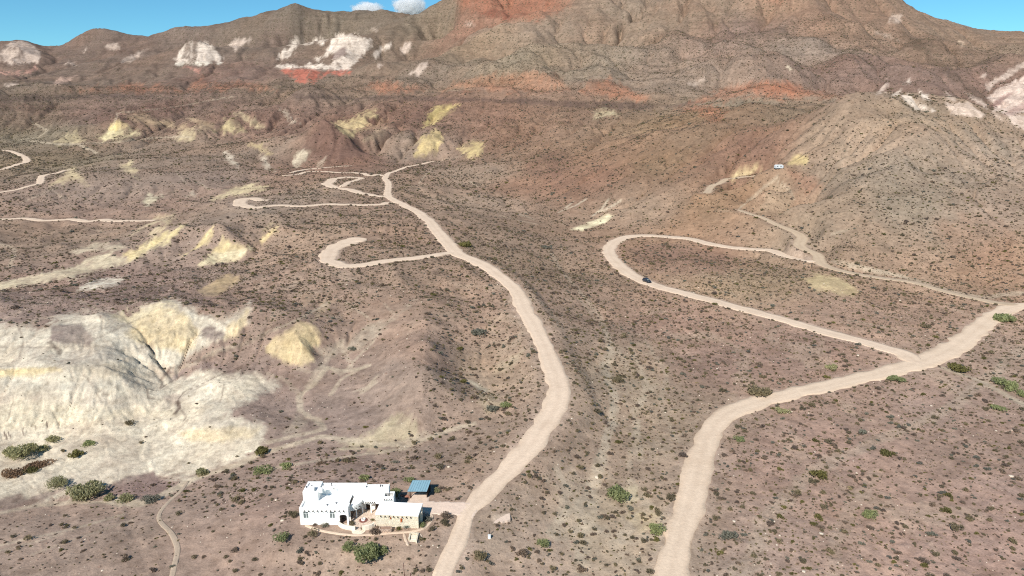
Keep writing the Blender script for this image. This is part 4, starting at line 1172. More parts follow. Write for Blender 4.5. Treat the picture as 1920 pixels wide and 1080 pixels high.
class MB:
    def __init__(self):
        self.v = []; self.f = []

    def add(self, vs, fs):
        o = len(self.v)
        self.v += [tuple(p) for p in vs]
        self.f += [tuple(i + o for i in q) for q in fs]

    def box(self, x0, x1, y0, y1, z0, z1):
        self.add([(x0, y0, z0), (x1, y0, z0), (x1, y1, z0), (x0, y1, z0), (x0, y0, z1), (x1, y0, z1), (x1, y1, z1), (x0, y1, z1)],
                 [(0, 3, 2, 1), (4, 5, 6, 7), (0, 1, 5, 4), (1, 2, 6, 5), (2, 3, 7, 6), (3, 0, 4, 7)])

    def tube(self, p, q, r0, r1, n=6, cap=True):
        p = np.array(p, float); q = np.array(q, float); d = q - p
        d = d / (np.linalg.norm(d) + 1e-9)
        a = np.cross(d, (0, 0, 1) if abs(d[2]) < .9 else (1, 0, 0)); a /= np.linalg.norm(a); b = np.cross(d, a)
        vs = []
        for c_, r in ((p, r0), (q, r1)):
            for k in range(n):
                t = 2 * math.pi * k / n
                vs.append(c_ + (a * math.cos(t) + b * math.sin(t)) * r)
        fs = [(k, (k + 1) % n, n + (k + 1) % n, n + k) for k in range(n)]
        if cap:
            fs += [tuple(range(n))[::-1], tuple(range(n, 2 * n))]
        self.add(vs, fs)

    def prism(self, poly, z0, z1):
        """flat outline (x, y), counter-clockwise, pushed from z0 to z1"""
        n = len(poly)
        self.add([(x, y, z0) for x, y in poly] + [(x, y, z1) for x, y in poly],
                 [tuple(range(n))[::-1], tuple(range(n, 2 * n))] + [(k, (k + 1) % n, n + (k + 1) % n, n + k) for k in range(n)])

    def prism_y(self, poly, y0, y1):
        """outline in (x, z) pushed along y"""
        n = len(poly)
        self.add([(x, y0, z) for x, z in poly] + [(x, y1, z) for x, z in poly],
                 [tuple(range(n)), tuple(range(n, 2 * n))[::-1]] + [((k + 1) % n, k, n + k, n + (k + 1) % n) for k in range(n)])

    def mesh(self, name, mat, smooth_=False):
        me = bpy.data.meshes.new(name)
        me.from_pydata(self.v, [], self.f)
        if smooth_:
            me.polygons.foreach_set('use_smooth', np.ones(len(self.f), bool))
        if mat: me.materials.append(mat)
        me.update()
        return me

    def obj(self, name, mat, parent=None, loc=None, smooth_=False, bevel=0.0):
        """link as one object; vertices are in the parent's frame"""
        me = self.mesh(name, mat, smooth_)
        o = bpy.data.objects.new(name, me)
        COL.objects.link(o)
        if loc is not None: o.location = loc
        if parent is not None: o.parent = parent
        if bevel:
            md = o.modifiers.new('bevel', 'BEVEL'); md.width = bevel; md.segments = 1; md.limit_method = 'ANGLE'
        return o


def foliage_mb(r_, n, size, flat=.72, lobes=5, upright=.0, seed=0, spread=1.0):
    """a shrub's leaf sprays: many small bent blades in an uneven dome"""
    g = np.random.default_rng(seed)
    mb = MB()
    L = [(g.uniform(-.5, .5) * spread, g.uniform(-.5, .5) * spread, g.uniform(.25, .62), g.uniform(.32, .6)) for _ in range(lobes)]
    for i in range(n):
        lx, ly, lz, lr = L[g.integers(lobes)]
        th = g.uniform(0, 2 * math.pi); cz = g.uniform(-.6, 1)
        rr = lr * (g.uniform(.35, 1.0) ** .6)
        sz = math.sqrt(1 - cz * cz)
        c = np.array([lx + rr * sz * math.cos(th), ly + rr * sz * math.sin(th), max((lz + rr * cz) * flat, .02)]) * r_
        s = size * r_ * g.uniform(.6, 1.35)
        d = g.normal(size=3); d[2] = abs(d[2]) * (1 + upright * 3) + .2; d /= np.linalg.norm(d)
        a = np.cross(d, g.normal(size=3)); a /= np.linalg.norm(a) + 1e-9
        w = s * (.42 if upright < .5 else .22)
        mb.add([c - a * w, c + a * w, c + d * s + a * w * .6, c + d * s - a * w * .6], [(0, 1, 2, 3)])
    return mb


def stems_mb(r_, n, seed, h=.6):
    g = np.random.default_rng(seed)
    mb = MB()
    for i in range(n):
        th = g.uniform(0, 6.28); k = g.uniform(.25, .7)
        p = (.04 * r_ * math.cos(th), .04 * r_ * math.sin(th), -.05 * r_)
        q = (k * r_ * math.cos(th), k * r_ * math.sin(th), h * r_ * g.uniform(.6, 1))
        mb.tube(p, q, .03 * r_, .008 * r_, 3, False)
    return mb


def shrub_mesh(name, mat, seed, n, size, flat, lobes, upright=0.0, stems=5):
    a = foliage_mb(1.0, n, size, flat, lobes, upright, seed)
    me_f = a.f[:]; nf = len(me_f)
    s = stems_mb(1.0, stems, seed + 5)
    a.add(s.v, s.f)
    me = a.mesh(name, mat)
    me.materials.append(BARK)
    mi = np.zeros(len(me.polygons), np.int32); mi[nf:] = 1
    me.polygons.foreach_set('material_index', mi)
    return me


# kinds: (mesh name, label adjective, material, flat, lobes, upright)
KIND = [('creosote_bush', 'olive creosote bush', LM_OLIVE, .74, 4, .35), ('creosote_bush', 'olive creosote bush', LM_OLIVE, .82, 5, .35), ('dry_shrub', 'brown dry shrub', LM_BROWN, .62, 3, .2),
        ('dry_shrub', 'brown dry shrub', LM_BROWN, .7, 4, .3), ('saltbush', 'grey-green saltbush', LM_GREY, .6, 5, .1), ('yellow_brush', 'yellow-green brush clump', LM_YEL, .62, 4, .4), ('grass_tuft', 'straw-coloured grass tuft', LM_STRAW, .55, 3, 1.0)]
NEAR = [shrub_mesh(k[0], k[2], 100 + i, 300 if k[5] < .9 else 150, .15, k[3], k[4], k[5]) for i, k in enumerate(KIND)]
FAR = [shrub_mesh(k[0], k[2], 200 + i, 90 if k[5] < .9 else 45, .27, k[3], k[4], k[5], 3) for i, k in enumerate(KIND)]

# --- where the scrub grows
HOUSE_CLEAR = []           # (x0, x1, y0, y1) boxes kept free


VERGE = DUST * (1 - ROADMASK)


def scrub_points():
    N = 520000
    g = np.random.default_rng(5)
    ymax = 1350.0
    Y = np.sqrt(g.uniform(40.0 ** 2, ymax ** 2, N))
    t = g.uniform(-.94, .94, N)
    X = t * Y
    # only the part of the ground the camera overlooks
    c = (t - T0) / (T1 - T0) * (NT - 1); r = (np.log(Y) - LY0) / (LY1 - LY0) * (NY - 1)
    ci = np.round(c).astype(int); ri = np.round(r).astype(int)
    z = ground(X, Y)
    seen = (z - CAM_H) / Y > runmax[ri, ci] - 6.0 / Y
    u, v = project(X, Y, z)
    frame = (u > -160) & (u < 2080) & (v < 1180)
    clump = fbm(X / 14, Y / 14, 301, 3); big = fbm(X / 80, Y / 90, 303, 2)
    dens = .60 + .42 * smooth(420, 260, Y) + .75 * clump + .38 * big
    # along the washes and in gullies it stands thicker
    fl = FLOWL[ri, ci]
    dens += .30 * smooth(6.5, 9.5, fl)
    dens += .55 * VERGE[ri, ci]
    cl = CLAY[ri, ci]
    dens *= 1 - smooth(.12, .45, cl) * .985
    # bare lower-left slope of the badlands, bare spur flank, plateau left of the house
    def region(poly, k, soft=40):
        nonlocal dens
        s = poly_sd(u, v, poly)
        dens = dens * (1 - (1 - k) * smooth(-soft, soft, s))
    region([(330,720),(480,680),(560,690),(700,560),(790,560),(800,760),(760,815),(600,830),(480,860)], .10, 26)
    region([(-200,960),(340,930),(520,960),(520,1180),(-200,1180)], .22)
    region([(-200,540),(420,545),(470,570),(300,560),(150,600),(-200,610)], .25, 14)
    region([(120,330),(420,330),(480,360),(300,400),(100,400)], .45)
    region([(-100,900),(300,880),(330,960),(-100,980)], .1)
    region([(1500,560),(1860,600),(1700,650),(1400,570)], .5)
    region([(880,960),(960,960),(940,1050),(860,1060)], .35)
    region([(560,230),(690,280),(690,300),(560,300)], .35)
    # denser ridges, the wash, the hillsides
    def thick(poly, k, soft=30):
        nonlocal dens
        s = poly_sd(u, v, poly)
        dens = dens + k * smooth(-soft, soft, s)
    thick([(480,360),(740,340),(840,470),(960,600),(1020,720),(900,760),(800,540),(620,520),(440,420)], .28)
    thick([(900,400),(1100,480),(1300,760),(1290,1080),(1040,1080),(1080,760)], .28)
    thick([(1500,220),(1900,240),(1900,430),(1640,420)], .30)
    thick([(1040,520),(1240,560),(1660,680),(1340,780)], .22)
    thick([(880,60),(1640,30),(1640,150),(1000,140)], .3)
    dens *= 1 - .25 * smooth(500, 1300, Y)
    rm = np.zeros(N)
    # roads: test with a finer mask
    rm = ROADMASK[ri, ci]
    keep = seen & frame & (g.random(N) < np.clip(dens, 0.0, 1) * np.where(Y < 420, 1.0, .80)) & (rm < .25)
    for x0, x1, y0, y1 in HOUSE_CLEAR:
        keep &= ~((X > x0) & (X < x1) & (Y > y0) & (Y < y1))
    X, Y, z, u, v, fl, cl = [a[keep] for a in (X, Y, z, u, v, fl, cl)]
    n = len(X)
    k = g.random(n)
    wet = smooth(7, 10, fl)
    kind = np.select([k < .19, k < .36, k < .53, k < .68, k < .83, k < .91], [0, 1, 2, 3, 4, 5], 6)
    kind = np.where((kind == 6) & (Y > 260), 2, kind)
    sc = np.exp(g.normal(-.84, .42, n)) * (1 + .45 * wet)
    sc = np.clip(sc, .22, 1.75) * np.where(kind == 6, .6, 1) * np.where(Y > 500, 1.15, 1)
    rot = g.uniform(0, 6.28, n)
    # seedlings and small tufts between the bushes on the near ground
    M = 120000
    Y2 = np.sqrt(g.uniform(80 ** 2, 330.0 ** 2, M)); t2 = g.uniform(-.94, .94, M); X2 = t2 * Y2
    ci = np.round((t2 - T0) / (T1 - T0) * (NT - 1)).astype(int); ri = np.round((np.log(Y2) - LY0) / (LY1 - LY0) * (NY - 1)).astype(int)
    z2 = ground(X2, Y2); u2, v2 = project(X2, Y2, z2)
    d2 = .50 + .6 * fbm(X2 / 9, Y2 / 9, 311, 3)
    d2 *= 1 - .985 * smooth(.1, .4, CLAY[ri, ci])
    for poly, k_, so in (([(330,720),(480,680),(560,690),(700,560),(790,560),(800,760),(760,815),(600,830),(480,860)], .3, 26), ([(-200,960),(340,930),(520,960),(520,1180),(-200,1180)], .4, 40)):
        d2 *= 1 - (1 - k_) * smooth(-so, so, poly_sd(u2, v2, poly))
    ok = (g.random(M) < d2) & (ROADMASK[ri, ci] < .25)
    for x0, x1, y0, y1 in HOUSE_CLEAR:
        ok &= ~((X2 > x0) & (X2 < x1) & (Y2 > y0) & (Y2 < y1))
    X2, Y2, z2, u2, v2 = [a[ok] for a in (X2, Y2, z2, u2, v2)]
    m_ = len(X2)
    k2 = g.choice([0, 2, 2, 3, 4, 5, 6], m_)
    s2 = np.clip(np.exp(g.normal(-1.55, .3, m_)), .1, .38)
    return (np.concatenate([X, X2]), np.concatenate([Y, Y2]), np.concatenate([z, z2]), np.concatenate([u, u2]), np.concatenate([v, v2]),
            np.concatenate([kind, k2]), np.concatenate([sc, s2]), np.concatenate([rot, g.uniform(0, 6.28, m_)]))
# ------------------------------------------------------------------ white house and what stands round it
M_WHITE = simple('white_stucco', (240, 238, 232), .85, .2, .03, 1.2)
M_ROOF = simple('white_roof_coating', (242, 241, 238), .8, .2, .025, .8)
M_WOOD = simple('dark_viga_wood', (58, 44, 36), .8, .2, .2, 6)
M_DARK = simple('dark_grey_brown', (120, 108, 96), .9, .1, .1, 3)  # darker tone for the porch recess, terrace floor and fan cover
M_FRAME = simple('pale_window_frame', (210, 212, 208), .6, .3, .04, 8)
M_METAL = simple('dark_pipe_metal', (70, 72, 76), .6, .4, .1, 8)
M_CREAM = simple('cream_stucco', (228, 216, 196), .9, .1, .06, 2)
M_FLAG = simple('cream_flagstone', (224, 210, 188), .9, .1, .12, 2.5)
M_PATIO = None


def glass_mat():
    m, t, b = new_mat('window_glass')
    tc = t.nodes.new('ShaderNodeTexCoord')
    n = tnoise(t, tc.outputs['Object'], .8, 2)
    c = tramp(t, n, [(.3, (.10, .125, .125, 1)), (.7, (.19, .22, .21, 1))])
    t.links.new(c, b.inputs['Base Color'])
    b.inputs['Roughness'].default_value = .12
    b.inputs['Specular IOR Level'].default_value = .5
    return m


def cell_mat(name, c1, c2, joint, scale, rough=.9, jw=.06, squash=(1, 1, 1)):
    """stones or tiles with joints, colour varying from stone to stone"""
    m, t, b = new_mat(name)
    tc = t.nodes.new('ShaderNodeTexCoord')
    mp = t.nodes.new('ShaderNodeMapping'); mp.inputs['Scale'].default_value = squash
    t.links.new(tc.outputs['Object'], mp.inputs['Vector'])
    v = t.nodes.new('ShaderNodeTexVoronoi'); v.inputs['Scale'].default_value = scale
    e = t.nodes.new('ShaderNodeTexVoronoi'); e.inputs['Scale'].default_value = scale; e.feature = 'DISTANCE_TO_EDGE'
    t.links.new(mp.outputs[0], v.inputs['Vector']); t.links.new(mp.outputs[0], e.inputs['Vector'])
    sx = t.nodes.new('ShaderNodeSeparateColor'); t.links.new(v.outputs['Color'], sx.inputs[0])
    col = tramp(t, sx.outputs[0], [(0, (*lin(c1), 1)), (.5, (*((lin(c1) + lin(c2)) / 2 * 1.05), 1)), (1, (*lin(c2), 1))])
    em = tramp(t, e.outputs['Distance'], [(0, g4(0)), (jw, g4(1))])
    mix = t.nodes.new('ShaderNodeMix'); mix.data_type = 'RGBA'
    t.links.new(em, mix.inputs[0]); mix.inputs[6].default_value = (*lin(joint), 1); t.links.new(col, mix.inputs[7])
    n = tnoise(t, tc.outputs['Object'], 9, 3)
    c_ = tmul(t, mix.outputs[2], tramp(t, n, [(.3, g4(.88)), (.7, g4(1.1))]))
    t.links.new(c_, b.inputs['Base Color'])
    bp = t.nodes.new('ShaderNodeBump'); bp.inputs['Strength'].default_value = .8; bp.inputs['Distance'].default_value = .06
    t.links.new(em, bp.inputs['Height']); t.links.new(bp.outputs[0], b.inputs['Normal'])
    b.inputs['Roughness'].default_value = rough
    return m


M_GLASS = glass_mat()
M_STONE = cell_mat('tan_rubble_stone', (232, 220, 196), (208, 194, 168), (226, 218, 200), 3.6, .9, .05, (1, 1, 1.5))
M_STONE2 = cell_mat('pinkish_field_stone', (196, 172, 152), (160, 140, 126), (120, 104, 94), 3.2)
M_TILE = cell_mat('patio_flagstone', (220, 200, 180), (206, 182, 162), (196, 176, 158), 2.0, .85, .03)
M_DRIVE = simple('driveway_gravel', (212, 188, 164), .95, .1, .08, 1.4)


def empty(name, loc, label, cat, group=None, rz=0.0):
    o = bpy.data.objects.new(name, None)
    o.empty_display_size = .5
    COL.objects.link(o)
    o.location = loc
    o.rotation_euler = (0, 0, rz)
    tag(o, label, cat, group)
    return o


class Kit:
    """parts of one thing, given in world coordinates, kept in the thing's own frame"""
    def __init__(self, root):
        self.root = root
        self.o = Vector(root.location)

    def part(self, name, mb, mat, parent=None, smooth_=False, bevel=0.0):
        mb.v = [(x - self.o.x, y - self.o.y, z - self.o.z) for x, y, z in mb.v]
        return mb.obj(name, mat, parent or self.root, None, smooth_, bevel)


def arch_pts(x0, x1, zs, zt, n=8):
    """points over an opening from x1 back to x0: springs at zs, top at zt"""
    return [((x0 + x1) / 2 + (x1 - x0) / 2 * math.cos(math.pi * k / n), zs + (zt - zs) * math.sin(math.pi * k / n) ** .7) for k in range(n + 1)]


HX, HY = -31.0, 112.5
house = empty('adobe_house', (HX, HY, 0), 'white flat-roofed adobe house with a curved courtyard portal', 'house')
K_ = Kit(house)
F0, F1 = 109.4, 109.72
XL, XR = -38.8, -29.9
zt = 3.56
w = MB()                                                   # front wall in pieces round its openings
w.box(XL, -38.12, F0, F1, 0, zt); w.box(-37.2, -33.3, F0, F1, 0, zt); w.box(-32.38, -31.55, F0, F1, 0, zt); w.box(-30.22, XR, F0, F1, 0, zt)
for a, b in ((-38.12, -37.2), (-33.3, -32.38)):
    w.box(a, b, F0, F1, 0, 1.32); w.box(a, b, F0, F1, 2.72, zt)
ar = arch_pts(-31.55, -30.22, 1.75, 2.12)
w.prism_y([(-31.55, zt), (-30.22, zt)][::-1] + [] + ar[::-1][0:0] + [p for p in []], F0, F1) if False else None
for k in range(len(ar) - 1):
    (xa, za), (xb, zb) = ar[k + 1], ar[k]
    w.prism_y([(xa, za), (xb, zb), (xb, zt), (xa, zt)], F0, F1)
# left wall, right wall with a narrower arch, porch back
w.box(XL, XL + .3, F1, 112.0, 0, zt)
w.box(XR - .3, XR, F1, 109.95, 0, zt); w.box(XR - .3, XR, 110.75, 111.05, 0, zt); w.box(XR - .3, XR, 109.95, 110.75, 2.05, zt)
K_.part('wall', w, M_WHITE)
w = MB(); w.box(-31.9, -31.6, F1, 112.0, 0, 3.2); w.box(-31.6, -30.25, 111.3, 111.55, 0, 3.2)
K_.part('porch_wall', w, M_DARK)
# main mass, three steps of parapet, each with its own roof
for a, b, h, y0 in ((-38.8, -36.0, 5.24, 112.0), (-36.0, -27.6, 4.95, 114.3), (-27.6, -23.3, 4.62, 114.3)):
    w = MB(); y1 = 115.6
    w.box(a, b, y0, y0 + .3, 0, h); w.box(a, b, y1 - .3, y1, 0, h)
    if a == -38.8:
        w.box(a, a + .3, y0 + .3, y1 - .3, 0, h); w.box(b - .3, b, y0 + .3, y1 - .3, 3.0, h)
    if b == -23.3: w.box(b - .3, b, y0 + .3, y1 - .3, 0, h)
    K_.part('wall', w, M_WHITE)
    r = MB(); r.box(a + (.3 if a == -38.8 else 0), b - (.3 if b in (-23.3, -36.0) else 0), y0 + .3, y1 - .3, h - .42, h - .26)
    K_.part('roof', r, M_ROOF)
# low chimney blocks on the raised corner
c = MB(); c.box(-38.45, -36.75, 112.3, 113.2, 4.9, 5.75); K_.part('chimney', c, M_WHITE)
c = MB(); c.box(-36.0, -35.2, 112.2, 112.9, 4.9, 5.6); K_.part('chimney', c, M_WHITE)
r = MB(); r.box(XL + .3, -36.0, F1, 112.0, 3.1, 3.26); r.box(-36.0, XR - .3, F1, 114.3, 3.1, 3.26); K_.part('roof', r, M_ROOF)
# curved portal: roof deck, parapet on posts
arc = [(-29.9 + 1.7 * math.sin(k / 8 * math.pi / 2), 111.05 + 2.25 * (1 - math.cos(k / 8 * math.pi / 2))) for k in range(9)]
d = MB(); d.prism(arc + [(-24.12, 113.3), (-24.12, 114.3), (-29.9, 114.3)], 2.62, 2.8); K_.part('portal_roof', d, M_ROOF)
p = MB()
for k in range(8):
    (x0, y0), (x1, y1) = arc[k], arc[k + 1]
    tx, ty = x1 - x0, y1 - y0; L = math.hypot(tx, ty); nx, ny = ty / L * .22, -tx / L * .22
    zl = 1.95
    p.add([(x0, y0, zl), (x1, y1, zl), (x1 + nx, y1 + ny, zl), (x0 + nx, y0 + ny, zl), (x0, y0, 2.95), (x1, y1, 2.95), (x1 + nx, y1 + ny, 2.95), (x0 + nx, y0 + ny, 2.95)],
          [(0, 1, 2, 3), (7, 6, 5, 4), (0, 4, 5, 1), (1, 5, 6, 2), (2, 6, 7, 3), (3, 7, 4, 0)])
K_.part('portal_parapet', p, M_WHITE)
p = MB()
for a, b in ((-28.05, -26.65), (-26.45, -24.7)):
    ar = arch_pts(a, b, 1.72, 2.0)
    for k in range(len(ar) - 1):
        (xa, za), (xb, zb) = ar[k + 1], ar[k]
        p.prism_y([(xa, za), (xb, zb), (xb, 2.9), (xa, 2.9)], 113.08, 113.3)
for a, b in ((-28.27, -28.05), (-26.65, -26.45), (-24.7, -24.12)):
    p.box(a, b, 113.08, 113.3, 1.72, 2.9)
K_.part('portal_parapet', p, M_WHITE)
for a, b in ((-28.27, -28.05), (-26.65, -26.45)):
    q = MB(); q.box(a, b, 113.06, 113.28, 0, 1.72); K_.part('portal_post', q, M_WHITE)
q = MB(); q.box(-29.05, -28.87, 111.55, 111.73, 0, 1.95); K_.part('portal_post', q, M_WHITE)
q = MB(); q.box(-30.26, -30.04, 109.36, 109.58, 0, .02); 
for a, b in ((-27.7, -26.9), (-25.9, -25.1)):
    q = MB(); q.box(a, b, 114.22, 114.3, 0, 1.95); dr = K_.part('door', q, M_WOOD)
    q = MB(); q.tube((a + .1, 114.18, 1.0), (a + .1, 114.22, 1.0), .03, .03, 6); K_.part('handle', q, M_METAL, dr)
# roof terrace box at the right end
t_ = MB(); X0, X1, Y0, Y1, ZT = -24.12, -22.2, 112.9, 114.75, 3.62
t_.box(X0, X1, Y0, Y0 + .2, 0, ZT); t_.box(X0, X1, Y1 - .2, Y1, 0, ZT); t_.box(X0, X0 + .2, Y0 + .2, Y1 - .2, 0, ZT); t_.box(X1 - .2, X1, Y0 + .2, Y1 - .2, 0, ZT)
K_.part('terrace_wall', t_, M_WHITE)
t_ = MB(); t_.box(X0 + .2, X1 - .2, Y0 + .2, Y1 - .2, 2.2, 2.4); K_.part('terrace_floor', t_, M_DARK)
t_ = MB()
for k in range(7): t_.tube((X0 + .25 + k * .24, Y1 - .55, 2.4), (X0 + .25 + k * .24, Y1 - .55, 3.5), .03, .03, 4)
t_.tube((X0 + .2, Y1 - .55, 3.5), (X1 - .2, Y1 - .55, 3.5), .04, .04, 4); K_.part('railing', t_, M_METAL)
# viga ends: one mesh, many parts
vm = MB(); vm.tube((0, .05, 0), (0, -.38, 0), .085, .085, 8); viga_me = vm.mesh('roof_beam', M_WOOD)


def viga(parent, x, y, z, rz=0.0, me=None):
    o = bpy.data.objects.new('roof_beam', me or viga_me)
    COL.objects.link(o); o.parent = parent
    o.location = (x - parent.location.x, y - parent.location.y, z - parent.location.z)
    o.rotation_euler = (0, 0, rz)
    return o


for k in range(10): viga(house, -37.85 + k * .792, F0, 2.98)
for k in range(5): viga(house, -27.45 + k * .41, 113.08, 2.35)
for k in (2, 4, 6):
    (x0, y0), (x1, y1) = arc[k], arc[k + 1]
    viga(house, (x0 + x1) / 2 + .12, (y0 + y1) / 2 - .12, 2.4, math.atan2(y1 - y0, x1 - x0))
for k in range(4): viga(house, -23.85 + k * .42, Y0, 3.1)
# windows: frame with four panes
for a, b in ((-38.12, -37.2), (-33.3, -32.38)):
    fr = MB(); m_ = (a + b) / 2
    fr.box(a, a + .07, F0 + .1, F0 + .18, 1.32, 2.72); fr.box(b - .07, b, F0 + .1, F0 + .18, 1.32, 2.72)
    fr.box(a + .07, b - .07, F0 + .1, F0 + .18, 1.32, 1.39); fr.box(a + .07, b - .07, F0 + .1, F0 + .18, 2.65, 2.72)
    fr.box(m_ - .06, m_ + .06, F0 + .1, F0 + .18, 1.39, 2.65)
    fr.box(a + .07, m_ - .06, F0 + .1, F0 + .18, 2.24, 2.3); fr.box(m_ + .06, b - .07, F0 + .1, F0 + .18, 2.24, 2.3)
    wn = K_.part('window', fr, M_FRAME)
    for x0, x1 in ((a + .07, m_ - .06), (m_ + .06, b - .07)):
        for z0, z1 in ((1.39, 2.24), (2.3, 2.65)):
            g_ = MB(); g_.box(x0, x1, F0 + .13, F0 + .15, z0, z1); K_.part('pane', g_, M_GLASS, wn)
# vents on the roofs
for x, y, z, h in ((-37.6, 113.9, 4.9, .5), (-34.0, 114.4, 4.9, .6), (-33.4, 113.6, 4.65, .35), (-38.2, 112.6, 5.7, .3), (-25.0, 115.2, 4.3, .4), (-24.6, 115.25, 4.3, .3), (-32.5, 111.2, 3.24, .3), (-34.0, 110.6, 3.24, .25)):
    q = MB(); q.tube((x, y, z), (x, y, z + h), .09, .09, 8); q.tube((x, y, z + h), (x, y, z + h + .08), .15, .06, 8); K_.part('roof_vent', q, M_METAL)

# --- patio, fire pit, garden wall
pt = MB(); pt.prism([(-31.4, 109.75), (-30.4, 108.75), (-29.2, 108.15), (-28.0, 107.85), (-26.9, 107.9), (-25.6, 108.35), (-24.95, 109.1), (-24.5, 113.05), (-24.5, 114.28), (-29.85, 114.28), (-29.85, 109.9)], -.05, .06)
tag(pt.obj('patio', M_TILE), 'pinkish flagstone patio inside the curved courtyard', 'patio', None, 'structure')
fp = empty('fire_pit', (-27.55, 110.75, .06), 'round dark red fire pit with a white inner ring on the patio', 'fire pit')
M_PITRED = simple('dark_red_stone', (128, 84, 76), .9, .1, .15, 6)


def ring(mb, r0, r1, z0, z1, n=24):
    vs = []
    for k in range(n):
        c_, s_ = math.cos(2 * math.pi * k / n), math.sin(2 * math.pi * k / n)
        vs += [(r0 * c_, r0 * s_, z0), (r1 * c_, r1 * s_, z0), (r1 * c_, r1 * s_, z1), (r0 * c_, r0 * s_, z1)]
    fs = []
    for k in range(n):
        a = 4 * k; b = 4 * ((k + 1) % n)
        fs += [(a + 1, b + 1, b + 2, a + 2), (a + 2, b + 2, b + 3, a + 3), (a + 3, b + 3, b, a), (a, b, b + 1, a + 1)]
    mb.add(vs, fs)


q = MB(); ring(q, .38, .78, 0, .07); q.obj('stone_apron', M_PITRED, fp)
q = MB(); ring(q, .27, .38, 0, .34); q.obj('pit_ring', M_WHITE, fp)
q = MB(); q.tube((0, 0, .01), (0, 0, .12), .26, .26, 16); q.obj('ash_bed', M_PITRED, fp)


def wall_arc(name, pts, h, th, mat, label):
    mb = MB(); n = len(pts)
    P_ = np.array(pts, float); d_ = np.gradient(P_, axis=0); d_ /= np.linalg.norm(d_, axis=1, keepdims=True)
    nn = np.stack([-d_[:, 1], d_[:, 0]], 1) * th / 2
    vs = []
    for i in range(n):
        a = P_[i] + nn[i]; b = P_[i] - nn[i]
        vs += [(a[0], a[1], -.1), (b[0], b[1], -.1), (b[0], b[1], h), (a[0], a[1], h)]
    fs = [(0, 1, 2, 3), (4 * n - 1, 4 * n - 2, 4 * n - 3, 4 * n - 4)]
    for i in range(n - 1):
        o = 4 * i
        for k in range(4):
            fs.append((o + k, o + 4 + k, o + 4 + (k + 1) % 4, o + (k + 1) % 4))
    fs = [f[::-1] for f in fs[2:]] + fs[:2]
    mb.add(vs, fs)
    return tag(mb.obj(name, mat, None, None, False, .03), label, 'wall')


wall_arc('garden_wall', [(-31.75, 109.25), (-31.5, 108.9), (-31.0, 108.5), (-30.4, 108.2), (-29.7, 107.95), (-29.0, 107.8), (-28.35, 107.72)], .85, .28, M_CREAM, 'cream curved courtyard wall left of the gate opening')
wall_arc('garden_wall', [(-27.15, 107.74), (-26.6, 107.85), (-26.0, 108.05), (-25.5, 108.35), (-25.15, 108.7)], .95, .28, M_CREAM, 'cream curved courtyard wall right of the gate opening')
# fan of flagstone steps below the gate
stp = empty('gate_steps', (-27.75, 107.2, 0), 'fan of cream flagstone steps below the courtyard gate', 'steps')
for k, (r_, h) in enumerate(((1.25, .07), (.85, .15), (.5, .23))):
    q = MB(); q.prism([(-.0 + r_ * math.cos(t), .45 - r_ * 1.0 * math.sin(t)) for t in np.linspace(math.pi, 0, 9)][::1], -.05, h); q.obj('step', M_FLAG, stp)
pl_ = empty('stone_planter', (-22.8, 107.3, 0), 'low pinkish stone planter box in front of the stone wing', 'planter')
q = MB(); q.box(-1.2, 1.1, -.3, -.12, -.1, .72); q.box(-1.2, -1.02, -.12, .7, -.1, .72); q.box(.92, 1.1, -.12, .7, -.1, .72); q.box(-1.02, .92, .52, .7, -.1, .72); q.obj('stone_side', M_STONE2, pl_)
q = MB(); q.box(-1.02, .92, -.12, .52, -.1, .6); q.obj('planter_soil', simple('planter_soil', (150, 124, 106), .95, .05, .15, 4), pl_)

# --- stone wing
WR = R(-4.4)
wing = empty('stone_wing', (-24.87, 108.92, 0), 'tan stone guest wing with a flat white roof beside the courtyard', 'house', None, WR)
q = MB(); WX, WY, WH = 7.9, 3.85, 2.5
q.box(0, WX, 0, .32, 0, WH); q.box(0, .3, .32, WY, 0, WH); q.box(.3, WX, WY - .3, WY, 0, WH)
q.box(WX - .3, WX, .32, .7, 0, WH); q.box(WX - .3, WX, 1.5, 2.0, 0, WH); q.box(WX - .3, WX, 2.8, WY - .3, 0, WH); q.box(WX - .3, WX, .7, 1.5, 2.05, WH); q.box(WX - .3, WX, 2.0, 2.8, 2.05, WH)
q.obj('wall', M_STONE, wing)
q = MB(); q.box(-.06, WX + .06, -.06, WY + .06, WH, WH + .2); q.obj('roof', M_ROOF, wing, None, False, .02)
q = MB(); q.box(WX, WX + .35, 1.55, 1.95, 0, 2.3); q.obj('buttress', M_CREAM, wing)
for y0 in (.7, 2.0):
    q = MB(); q.box(WX - .2, WX - .14, y0, y0 + .8, 0, 2.05); q.obj('door', M_WOOD, wing)
for k in range(8):
    o = viga(wing, 0, 0, 0); o.location = (1.02 + k * .79, 0, 2.3)
M_RUST = simple('rust_orange_chillies', (188, 96, 46), .9, .1, .3, 9)
for (x, z0, z1, wd, lb) in ((4.62, 1.15, 2.15, .17, 'large rust-orange string of dried chillies hanging on the stone wing'), (2.95, 1.6, 2.15, .12, 'small rust-orange string of dried chillies near the left end of the wing')):
    g_ = foliage_mb(1, 70, .22, 1, 1, 0, int(x * 10)); g_.v = [(vx * wd * 2.2, vy * .16, vz * (z1 - z0) * 1.1) for vx, vy, vz in g_.v]
    p0 = wing.matrix_basis @ Vector((x, -.14, z0))
    p0 = Matrix.Translation(wing.location) @ Matrix.Rotation(WR, 4, 'Z') @ Vector((x, -.14, z0))
    o = g_.obj('chilli_string', M_RUST, None, p0)
    tag(o, lb, 'wall decoration')

